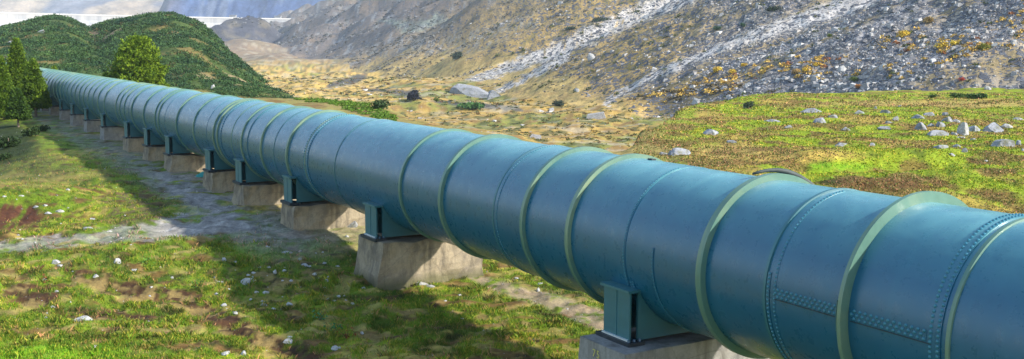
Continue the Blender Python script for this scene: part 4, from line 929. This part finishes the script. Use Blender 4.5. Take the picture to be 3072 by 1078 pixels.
# ------------------------------------------------------------------ pines
def pine(base,height,radius,label,seed,profile,col,trunk_h=.12,dens=900,lsz=.06,fill=1.):
    r=np.random.default_rng(seed); root=empty('pine_tree',tuple(base)); props(root,label,'pine tree','pine trees')
    k=9; pts=[(.05*math.sin(i*1.3+seed)*i/k,.05*math.cos(i*.9+seed)*i/k,height*.93*i/k) for i in range(k)]
    tr=tube_path('trunk',[(0,0,-.3)]+pts,[radius*.085]+[radius*.075*(1-i/k)+.012 for i in range(k)],M['bark'],root,8)
    nb=int(34*fill); V=[];Fc=[]; cen=[];dirs=[]
    bmv=[]
    for i in range(nb):
        f=trunk_h+(1-trunk_h)*((i+r.random()*.8)/nb); rad=radius*.86*np.interp(f,profile[0],profile[1])*r.uniform(.72,1.08)
        a=i*2.399+r.uniform(-.4,.4); z0=height*f*.95; 
        tip=np.array([math.cos(a)*rad,math.sin(a)*rad,z0+rad*r.uniform(.0,.45)]); st=np.array([0,0,z0-rad*.12])
        bmv.append((st,tip))
        m=max(3,int(dens/nb*(.4+rad/radius)))
        for j in range(m):
            q=1-r.random()**1.5*.75; p=st*(1-q)+tip*q+r.normal(size=3)*radius*.085*(.6+.6*q)*np.array([1,1,.8]); cen.append(p); dd_=(tip-st)/np.linalg.norm(tip-st); dirs.append(dd_+np.array([0,0,.5]))
    for j in range(int(dens*.1)):
        f=r.uniform(.8,1.0); cen.append(np.array([r.normal()*radius*.12*(1.15-f)*3,r.normal()*radius*.12*(1.15-f)*3,height*f])); dirs.append(np.array([0,0,1.]))
    for j in range(int(dens*.9)):
        f=trunk_h+(1-trunk_h)*r.random()**1.15; a=r.uniform(0,6.283); lump=1+.28*float(perlin(np.array(a*1.1+seed),np.array(f*7.),seed))+.15*float(perlin(np.array(a*3.1),np.array(f*16.),seed+1))
        rd=radius*.84*np.interp(f,profile[0],profile[1])*lump*(1-.45*r.random()**2); p=np.array([math.cos(a)*rd,math.sin(a)*rd,height*f*.96]); cen.append(p); dirs.append(np.array([math.cos(a),math.sin(a),.8])*.8)
    cen=np.array(cen); dirs=np.array(dirs); m=len(cen); per=13
    a=r.normal(size=(m,per,3))*.75+dirs[:,None,:]; a/=np.linalg.norm(a,axis=2,keepdims=True)
    b=np.cross(a,r.normal(size=(m,per,3))); b/=np.linalg.norm(b,axis=2,keepdims=True)
    s_=lsz*r.uniform(.7,1.4,(m,per,1)); c0=cen[:,None,:]+r.normal(size=(m,per,3))*lsz*.5
    Vv=np.stack([c0-b*s_*.28,c0+b*s_*.28,c0+a*s_*1.25+b*s_*.2,c0+a*s_*1.25-b*s_*.2],2).reshape(-1,3)
    q=r.random((m,1)); cl=np.array(col[0])*(1-q)+np.array(col[1])*q
    cl=np.repeat(cl,per*4,0)*np.repeat(r.uniform(.8,1.25,m*per),4)[:,None]
    link('crown',mesh_np('crown',Vv,np.arange(len(Vv)).reshape(-1,4),cl),M['leaf'],root)
    V=[];Fc=[]
    for st,tip in bmv:
        q=len(V); w=radius*.018
        for (p,ww) in ((st,w),(tip*.92+st*.08,w*.3)):
            V+= [p+[ww,0,0],p+[-ww*.5,ww*.87,0],p+[-ww*.5,-ww*.87,0]]
        for k_ in range(3): k2=(k_+1)%3; Fc.append((q+k_,q+k2,q+3+k2,q+3+k_))
    link('limbs',mesh_np('limbs',np.array(V),np.array(Fc)),M['bark'],root)
LIGHT=((.05,.11,.008),(.21,.30,.016)); MID=((.03,.075,.008),(.15,.23,.016)); DARK=((.02,.05,.009),(.07,.13,.014))
CONE=([0,.1,.3,.6,.85,1],[.5,.9,1.,.72,.38,.08]); ROUND=([0,.15,.4,.7,.9,1],[.75,1.,1.,.82,.5,.15]); CONE2=([0,.1,.3,.6,.85,1],[.7,1.,.95,.62,.28,.03]); COLU=([0,.1,.4,.75,1],[.6,.95,1,.75,.15])
def pbase(X,d): 
    x=(X-1536)/3184*d; return np.array([x,d,float(zg(x,d,False))])
def pheight(b,Ytop):
    r_=ray(1536,Ytop); return CAMZ+r_[2]/r_[1]*b[1]-b[2]
for X,d,Yt,wpx,prf,cl,l_,sd,den,th in [
  (50,64,118,112,CONE2,MID,'tallest pine of the group at the left edge',1,1500,.04),
  (98,60.5,178,96,CONE2,MID,'slender pine touching the pipe at the right of the left group',2,1100,.2),
  (2,58,172,84,CONE2,MID,'pine cut by the left edge with rusty needles near its top',3,1000,.05),
  (43,53,268,70,CONE,DARK,'small cone-shaped young pine with pale bare trunk in front of the left group',4,900,.24),
  (-75,60,150,120,COLU,DARK,'pine beyond the left edge of the picture behind the group',5,900,.05),
  (412,78,112,168,ROUND,LIGHT,'large lone bushy pine rising behind the pipe',6,3000,.02),
  (160,90,202,26,CONE,LIGHT,'tiny pine poking above the far end of the pipe',7,250,.02),
  (316,80,222,36,ROUND,LIGHT,'low young pine at the left foot of the lone bushy pine',8,260,.02)]:
    b=pbase(X,d); H_=pheight(b,Yt); pine(b,H_,wpx/2*d/FPX,l_,sd,prf,cl,th,int(den*(1.6 if wpx>140 else 2.6)),.08 if wpx>140 else .058 if wpx>40 else .09,1.3 if wpx>100 else 1.)
# dark undergrowth below left pines
for i,(X,Y,w_,h_,l_) in enumerate([(20,425,70,46,'dark undergrowth bush beneath the left pines'),(85,395,50,36,'dark green bush between the pine trunks'),(130,385,34,22,'low bush right of the slender pine trunk'),(10,470,50,24,'small bush on the bank at the left edge')]):
    bush(X,Y,w_,h_,(.025,.05,.012),l_,700+i)
for i,(X,Y,w_,h_,l_) in enumerate([(13,66,12,14,'sparse bare bush on the hilltop at the left edge'),(262,66,16,14,'bare twiggy bush in the saddle of the hill')]): bush(X,Y,w_,h_,(.22,.17,.12),l_,720+i)
# turquoise tarp bundle under the pipe
p=at_pixel(590,480)
me=rock_mesh('tarp_bundle',9,.42,.25,.14); o=link('tarp_bundle',me,M['teal']); tb=C+D*33.6+N*(-.3); o.location=(tb[0],tb[1],C[2]-1.36); o.rotation_euler=(0,0,YAW); props(o,'folded turquoise tarp lying in the gap under the pipe','tarp')
bm=bmesh.new(); add_box(bm,-6100,6100,-500,6600,-61,760); hz=link('haze',bm_mesh('haze',bm),None)
hm=bpy.data.materials.new('haze'); hm.use_nodes=True; nt=hm.node_tree; nt.nodes.clear(); out=nt.nodes.new('ShaderNodeOutputMaterial'); pv=nt.nodes.new('ShaderNodeVolumePrincipled')
pv.inputs['Density'].default_value=HAZE; pv.inputs['Color'].default_value=(.72,.85,1,1); nt.links.new(pv.outputs[0],out.inputs['Volume']); hz.data.materials.append(hm); hz.display_type='WIRE'
props(hz,kind='stuff'); hz['label']='thin blue air haze filling the valley'; hz['category']='haze'
# ------------------------------------------------------------------ light
S=N*.62+U*.56-D*.66; S/=np.linalg.norm(S)
az=math.atan2(S[0],S[1]); el=math.asin(S[2])
sun=bpy.data.lights.new('sun','SUN'); sun.energy=5.0; sun.angle=math.radians(1.6); sun.color=(1,.93,.82)
so=bpy.data.objects.new('sun',sun); COL.objects.link(so); so.rotation_euler=Vector(S).to_track_quat('Z','Y').to_euler()
w=bpy.data.worlds.new('World'); scene.world=w; w.use_nodes=True
sk=w.node_tree.nodes.new('ShaderNodeTexSky'); sk.sky_type='NISHITA'; sk.sun_disc=False; sk.sun_elevation=el; sk.sun_rotation=az
sk.air_density=1.2; sk.dust_density=.6; sk.ozone_density=2.
w.node_tree.links.new(sk.outputs[0],w.node_tree.nodes['Background'].inputs[0]); w.node_tree.nodes['Background'].inputs[1].default_value=.145
scene.view_settings.view_transform='Standard'; scene.view_settings.look='None'; scene.view_settings.exposure=1.05; scene.view_settings.gamma=1
cam=bpy.data.cameras.new('camera'); co=bpy.data.objects.new('camera',cam); COL.objects.link(co)
cam.sensor_width=36; cam.lens=36*FPX/3072; cam.clip_end=9000; cam.clip_start=.1
co.location=(0,0,CAMZ); co.rotation_euler=(math.pi/2-PITCH,0,0); scene.camera=co
